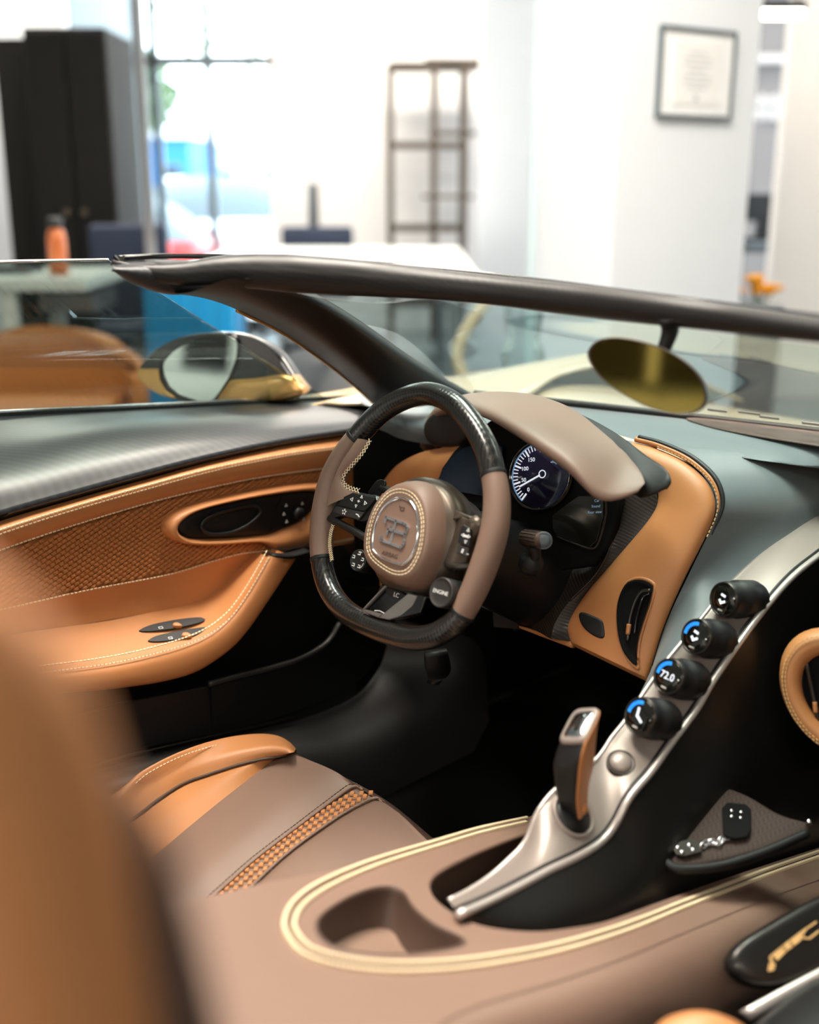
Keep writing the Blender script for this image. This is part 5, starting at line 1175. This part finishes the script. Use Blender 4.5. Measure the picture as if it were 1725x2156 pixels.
# key with chain lying on the tray mat
key = empty('car_key', ST(1500, 1770, .0068), 'black car key with chain and silver studded tag on the console tray', 'key')
kt = stn
pk = prism('key_body', [ST(x, y, 0.0076) for x, y in ((1522, 1765), (1520, 1705), (1530, 1694), (1568, 1698), (1580, 1708), (1580, 1755), (1572, 1768), (1545, 1772))], kt, .006, 'black_soft', key, .002)
for x, y in ((1541, 1707), (1561, 1710), (1541, 1719), (1560, 1722)): turned('key_stud', ST(x, y, .0128), kt, [(.0024, 0), (.0022, .0012), (.0008, .0016)], 'chrome', key, 14)
tg = prism('studded_tag', [ST(x, y, 0.0076) for x, y in ((1411, 1780), (1455, 1770), (1470, 1778), (1478, 1798), (1440, 1808), (1424, 1804))], kt, .005, 'dark_metal', key, .001)
for x, y in ((1427, 1785), (1451, 1780), (1436, 1795), (1459, 1790)): turned('tag_stud', ST(x, y, .0118), kt, [(.0034, 0), (.003, .002), (.001, .003)], 'chrome', key, 16)
chp = cat([ST(x, y, .010) for x, y in ((1482, 1780), (1495, 1772), (1510, 1775), (1525, 1765), (1545, 1760), (1558, 1752))], 9)
for i, c in enumerate(chp):
    d = (chp[min(8, i+1)]-chp[max(0, i-1)]).normalized(); s = kt.cross(d); u_ = s if i % 2 else (kt*.6+s*.8).normalized()
    tube('chain_link', [c+(d*math.cos(t)*.0055+u_*math.sin(t)*.0034) for t in (j*2*math.pi/12 for j in range(12))], .0011, 'chrome', key, 7, 24, closed=True)
# passenger side air vent ring at the edge
pvp = PY(1690, 1460, .26); pvn = V((.35, -.9, .25)).normalized()
PVp = lambda x, y, h=0: PL(x, y, pvp+pvn*h, pvn)
pc = PVp(1768, 1462); ex_ = (PVp(1868, 1470)-pc); ey_ = PVp(1740, 1330)-pc
PVo = [pc+ex_*1.28*math.cos(t)+ey_*1.02*math.sin(t) for t in (i*2*math.pi/48 for i in range(48))]
vs_ = [pc+(p-pc)*s+pvn*z for s, z in ((1.02, -.02), (1.0, .0), (.95, .012), (.85, .016), (.72, .014), (.64, .006), (.62, -.01)) for p in PVo]
pv = mobj('passenger_vent', vs_, grid_faces(7, 48, True), 'tan', car); tag(pv, 'tan stitched passenger air vent')
vs_ = [pc+(p-pc)*s-pvn*.006 for s in (.64,) for p in PVo]; mobj('vent_core', vs_, [tuple(range(48))], 'black_soft', pv, False)
for s_ in (.93, .885): stitches('stitching', [pc+(p-pc)*s_+pvn*.0155 for p in PVo]+[pc+(PVo[0]-pc)*s_+pvn*.0155], pvn, 'gold_thread', pv, .004, .0016, .0016)
for k_ in (-.3, 0, .3): tube('vent_blade', [pc+ey_*.6*math.cos(k_)+ex_*(k_*1.6-.1), pc-ey_*.6*math.cos(k_)+ex_*(k_*1.6-.1)], .003, 'dark_metal', pv, 8, 8)
tube('vent_tab', [PVp(1716, 1478, .004), PVp(1718, 1500, .004)], .003, 'tan', pv, 8, 6)
# embroidered dark pad, bright trim and seat at the passenger side
qp = PX(1610, 2000, .215); qn = V((.62, -.35, .7)).normalized()
QP = lambda x, y, h=0: PL(x, y, qp+qn*h, qn)
pdo = [(1527, 2023), (1537, 2002), (1558, 1981), (1605, 1952), (1659, 1920), (1710, 1893), (1780, 1865), (1850, 1860), (1870, 1930), (1800, 2020), (1725, 2056), (1667, 2076), (1620, 2084), (1578, 2078), (1548, 2062), (1531, 2044)]
pps = pad('embroidered_pad', [QP(x, y) for x, y in pdo], qn, .012, 'dark_flank', car, 60); tag(pps, 'dark pad with gold embroidered figure')
emb = lambda a, b: QP(1480+a/6.416, 1820+b/6.416, .0135)
strokes('embroidery', [([emb(1000, 1240), emb(1100, 1140)], .007), ([emb(1100, 1140), emb(1200, 1080), emb(1330, 970)], .0055), ([emb(1330, 970), emb(1400, 870), emb(1530, 780)], .0016), ([emb(1340, 990), emb(1440, 1000), emb(1572, 900)], .0018), ([emb(920, 1240), emb(1100, 1090), emb(1390, 870)], .0014), ([emb(920, 1260), emb(940, 1340)], .003), ([emb(910, 1355), emb(965, 1350)], .003), ([emb(905, 1385), emb(955, 1385)], .003), ([emb(895, 1425), emb(945, 1415)], .003)], qn, .003, .0006, 'gold_thread', pps)
loft('bright_trim', [[QP(x, y, .02) for x, y in ((1562, 2128), (1640, 2085), (1725, 2040), (1850, 1975))], [QP(x, y, .02) for x, y in ((1584, 2147), (1650, 2108), (1725, 2066), (1850, 2000))]], 'satin_light', pps, 16, solid=.008)
pst = pad('passenger_seat', [V((.24, -.55, .28)), V((.24, -.1, .30)), V((.3, .05, .32)), V((.55, .08, .32)), V((.62, -.1, .3)), V((.62, -.55, .28))], (0, -.1, 1), .06, 'black', car, 48); tag(pst, 'dark passenger seat cushion')
psb = [PD(x, y, 1.0) for x, y in ((1360, 2240), (1420, 2195), (1480, 2185), (1550, 2210), (1590, 2280))]
tube('seat_bolster', psb, [.01, .02, .022, .02, .01], 'tan', pst, 16, 30)
# ------------------------------------------------------------------ windscreen frame
hdr = [(236, 552, -.600), (265, 562, -.597), (300, 571, -.59), (350, 576, -.575), (400, 576, -.557), (450, 572, -.538), (520, 571, -.51), (600, 575, -.48), (800, 589, -.40), (1000, 607, -.285), (1200, 630, -.15), (1400, 654, -.01), (1560, 674, .09), (1725, 695, .2), (1950, 726, .33)]
HD = [PX(x, y, X) for x, y, X in hdr]
HD += [V((-p.x, p.y, p.z)) for p in (HD[5].lerp(HD[6], .3), HD[4], HD[3], HD[2], HD[1], HD[0])]
pxr = [6, 22, 34, 40, 39, 35, 31, 30, 31, 31, 30, 29, 28, 27, 26]
rr_ = [r_*(p-CAM).dot(vd)/F for r_, p in zip(pxr, HD)]; rr_ += [rr_[5], rr_[4], rr_[3], rr_[2], rr_[1], rr_[0]]
hdo = tube('windscreen_header', HD, rr_, 'carbon_pillar', car, 24, 170); tag(hdo, 'matt carbon windscreen header rail')
tube('header_seal', [PX(x, y, X)+V((-.01, .006, .0)) for (x, y, X) in ((246, 546, -.600), (330, 541, -.585), (450, 541, -.545), (600, 546, -.49), (800, 557, -.41), (1000, 576, -.295), (1200, 600, -.16), (1400, 626, -.02), (1560, 647, .08), (1725, 668, .19), (1950, 700, .32))], .0035, 'black_gloss', hdo, 8, 80)
# flared tip on the driver side
fl_t = [[PX(x, y, -.60) for x, y in ((236, 556), (300, 548), (400, 548), (500, 562))], [PX(x, y, -.575) for x, y in ((238, 566), (300, 572), (390, 578), (480, 590))], [PX(x, y, -.585) for x, y in ((242, 574), (285, 598), (360, 618), (430, 612))], [PX(x, y, -.62) for x, y in ((240, 572), (282, 597), (360, 618), (430, 612))]]
loft('header_tip', fl_t, 'carbon_door', hdo, 24, 14, solid=.006)
strokes('header_latch', [[PX(242, 541, -.6), PX(252, 552, -.6), PX(262, 540, -.6)]], (1, -1, 0), .004, .003, 'dark_metal', hdo)
# A-pillar
ap0 = [(360, 618, -.60), (430, 628, -.61), (500, 652, -.63), (600, 702, -.67), (700, 772, -.72), (760, 822, -.75), (790, 850, -.76)]
ap2 = [(520, 585, -.49), (590, 597, -.50), (680, 640, -.53), (760, 690, -.565), (850, 753, -.61), (930, 803, -.65), (1000, 842, -.68)]
A0, A2 = [PX(*a) for a in ap0], [PX(*a) for a in ap2]
A1 = [p.lerp(q, .35)+V((.035, -.03, .0)) for p, q in zip(A0, A2)]; A15 = [p.lerp(q, .72)+V((.03, -.025, .006)) for p, q in zip(A0, A2)]
apo = loft('windscreen_pillar', [[p+V((-.02, .02, 0)) for p in A0], A0, A1, A15, A2, [p+V((-.02, .03, 0)) for p in A2]], 'carbon_pillar', car, 50, 40); tag(apo, 'broad carbon windscreen pillar')
tube('pillar_trim', [p+V((-.006, .004, -.002)) for p in A0[2:]], .003, 'gold', apo, 8, 40)
# glass
wg_t = [p+V((0, .012, -.012)) for p in [PX(x, y, X) for x, y, X in ((560, 590, -.50), (800, 605, -.40), (1000, 622, -.285), (1200, 645, -.15), (1400, 668, -.01), (1560, 686, .09), (1725, 706, .2), (1950, 738, .33))]]+[V((.47, -.02, 1.035))]
wg_b = [PZ(900, 818, .81), PZ(1000, 827, .81), PZ(1100, 836, .81), PZ(1215, 847, .81), PZ(1350, 862, .81), PZ(1500, 880, .81), PZ(1725, 906, .81), PZ(1950, 935, .81), V((.72, .5, .81))]
wm = [p.lerp(q, .5)+V((0, .03, .015)) for p, q in zip(cat(wg_t, 30), cat(wg_b, 30))]
ws = loft('windscreen', [wg_t, wm, wg_b], 'windshield_glass', car, 60, 20); tag(ws, 'curved tinted windscreen glass')
# ------------------------------------------------------------------ rear-view mirror
rc = PX(1365, 792, .0); rn = (CAM-rc).normalized()
rn = (rn+V((-.25, 0, -.075))).normalized()
RM = lambda x, y, h=0: PL(x, y, rc+rn*h, rn)
rmo = [(1238, 752), (1244, 729), (1265, 714), (1300, 710), (1345, 717), (1395, 733), (1440, 758), (1472, 788), (1488, 820), (1488, 848), (1472, 866), (1440, 873), (1400, 868), (1355, 853), (1305, 825), (1262, 792)]
RO = cat([RM(x, y) for x, y in rmo], 64, True); rcc = sum(RO, V())/64
vs_ = [rcc+(p-rcc)*s+rn*z for s, z in ((.955, .0015), (.985, .003), (1.0, .001), (1.0, -.006), (.92, -.018), (.6, -.03), (.2, -.034)) for p in RO]
rv = mobj('rear_view_mirror', vs_, grid_faces(7, 64, True)+[tuple(range(384, 448))], 'bronze', car); tag(rv, 'oval rear-view mirror hanging from the header')
mobj('mirror_face', [rcc+(p-rcc)*.96+rn*.0012 for p in RO], [tuple(range(64))], 'mirror_olive', rv, False)
tube('mirror_stem', [PX(1384, 668, .0)+V((0, .02, 0)), PX(1389, 705, .0)+V((0, .02, 0)), rcc-rn*.028], [.012, .008, .009], 'black', rv, 12, 16)
# ------------------------------------------------------------------ door mirror
sc_ = PX(470, 785, -1.08); sn_ = V((.42, -.9, .13)).normalized()
SM = lambda x, y, h=0: PL(x, y, sc_+sn_*h, sn_)
smo = [(291, 790), (300, 766), (330, 735), (380, 710), (440, 700), (490, 699), (540, 712), (585, 745), (615, 790), (632, 812), (640, 826), (600, 842), (520, 850), (430, 851), (370, 842), (320, 822)]
SO = cat([SM(x, y) for x, y in smo], 64, True); scc = sum(SO, V())/64
def sm_mesh(name, sel, m, par):
    prof = [(.97, .006), (1.0, 0), (1.0, -.02), (.93, -.06), (.75, -.10), (.4, -.13), (.1, -.14)]
    vs_ = [scc+(p-scc)*s+sn_*z for s, z in prof for p in SO]; f = []
    for i in range(6):
        for j in range(64):
            a = i*64+j; q = [a, i*64+(j+1) % 64, (i+1)*64+(j+1) % 64, (i+1)*64+j]; zc_ = sum(vs_[t].z for t in q)/4
            if sel(zc_, vs_[q[0]]): f.append(tuple(q))
    return mobj(name, vs_, f, m, par)
zsp = SM(300, 775).z
dm = sm_mesh('door_mirror', lambda z, p: z >= zsp, 'black_gloss', car); tag(dm, 'black and gold door mirror')
sm_mesh('mirror_cap', lambda z, p: z < zsp, 'gold', dm)
mg_o = [(342, 772), (350, 755), (378, 730), (420, 712), (460, 706), (490, 708), (500, 722), (498, 755), (485, 790), (470, 815), (455, 836), (440, 846), (415, 844), (380, 830), (352, 805)]
# face behind the glass
mobj('mirror_fascia', [scc+(p-scc)*.975+sn_*.005 for p in SO], [tuple(range(64))], 'black_gloss', dm, False)
mgk = cat([SM(x, y, .008) for x, y in mg_o], 48, True); mgc = sum(mgk, V())/48
mobj('mirror_glass', mgk, [tuple(range(48))], 'mirror_glass', dm, False)
mobj('mirror_rim', [mgc+(p-mgc)*s+sn_*z for s, z in ((.985, 0), (1.0, .003), (1.05, .002), (1.06, -.003)) for p in mgk], grid_faces(4, 48, True), 'black_gloss', dm)
gd = [(460, 838), (478, 812), (490, 800), (540, 796), (600, 788), (620, 797), (632, 812), (640, 826), (600, 840), (520, 848), (462, 850)]
pad('mirror_foot', [SM(x, y, .007) for x, y in gd], sn_, .012, 'gold', dm, 48)
gd2 = [(292, 776), (335, 776), (338, 800), (350, 822), (372, 838), (340, 832), (310, 815), (293, 795)]
prism('mirror_band', [SM(x, y, .006) for x, y in gd2], sn_, .004, 'gold', dm, .001)
# ------------------------------------------------------------------ outer body: cream bonnet, wing, door skin
bon = [[V((x, .62+.1*math.cos(x*1.5), .70)) for x in (-.75, -.4, 0, .4, .75)], [V((x, .85, .735+.015*abs(x))) for x in (-.85, -.4, 0, .4, .85)], [V((x, 1.2, .69+.02*abs(x))) for x in (-.9, -.4, 0, .4, .9)], [V((x, 1.6, .56+.06*abs(x))) for x in (-.92, -.4, 0, .4, .92)], [V((x, 1.95, .48)) for x in (-.8, -.4, 0, .4, .8)], [V((x, 2.0, .2)) for x in (-.78, -.4, 0, .4, .78)]]
bn = loft('bonnet', bon, 'cream_paint', car, 40, 40, solid=.006); tag(bn, 'cream painted bonnet')
wing = [[V((-.75, .45, .76)), V((-.75, .7, .76)), V((-.85, 1.0, .77)), V((-.9, 1.4, .74)), V((-.85, 1.8, .6))], [V((-.86, .35, .785)), V((-.9, .7, .78)), V((-.95, 1.0, .78)), V((-.98, 1.4, .75)), V((-.93, 1.8, .6))], [V((-.96, .3, .72)), V((-1.0, .7, .72)), V((-1.03, 1.05, .7)), V((-1.03, 1.4, .66)), V((-.98, 1.8, .5))], [V((-.97, .3, .25)), V((-1.0, .7, .25)), V((-1.02, 1.05, .5)), V((-1.02, 1.4, .5)), V((-.97, 1.8, .25))]]
loft('front_wing', wing, 'cream_paint', car, 36, 24, solid=.006)
dsk = [[p+V((-.015, 0, 0)) for p in T], [p+V((-.04, 0, -.02)) for p in T], [V((-1.04, p.y, .55)) for p in T], [V((-1.0, p.y, .2)) for p in T]]
loft('door_skin', dsk, 'cream_paint', car, 40, 20)
loft('sill_trim', [[PX(x, y, -1.0) for x, y in ((600, 838), (690, 826), (765, 812))], [PX(x, y, -.99) for x, y in ((600, 848), (690, 843), (770, 838))]], 'cream_paint', door, 12)
# underbody block carries the cabin on its wheels
und = mobj('underbody', [V((x, y, z)) for z in (.09, .125) for x, y in ((-.9, -.95), (.9, -.95), (.9, 1.9), (-.9, 1.9))], [(0, 1, 2, 3), (4, 5, 6, 7), (0, 1, 5, 4), (1, 2, 6, 5), (2, 3, 7, 6), (3, 0, 4, 7)], 'black', car, False)
for sx in (-1, 1):
    for y in (1.3, -1.35):
        w_ = turned('wheel', V((sx*.80, y, .34)), (sx, 0, 0), [(.2, 0), (.33, .01), (.34, .03), (.34, .17), (.33, .19), (.24, .195), (.22, .17)], 'rubber', car, 40)
        turned('wheel_rim', V((sx*.96, y, .34)), (sx, 0, 0), [(.23, 0), (.2, .01), (.06, .0), (.04, .02)], 'dark_metal', w_, 32)

# passenger side, mostly outside the frame: pillar and door mirror the driver's
def mirrored(o, name, parent):
    vs_ = [v.co+ORG[o.name] for v in o.data.vertices]
    return mobj(name, [V((-v.x, v.y, v.z)) for v in vs_], [tuple(p.vertices) for p in o.data.polygons], o.data.materials[0], parent)
mirrored(apo, 'passenger_pillar', car)
pdr = mirrored(door, 'passenger_door', car)
for ch in list(door.children):
    if ch.name.split('.')[0] in ('upper_band', 'weave_backing', 'recess_panel', 'armrest', 'lower_panel'): mirrored(ch, ch.name.split('.')[0], pdr)
loft('door_skin', [[V((-p.x, p.y, p.z)) for p in r_] for r_ in dsk], 'cream_paint', car, 40, 20)
loft('front_wing', [[V((-p.x, p.y, p.z)) for p in r_] for r_ in wing], 'cream_paint', car, 36, 24, solid=.006)
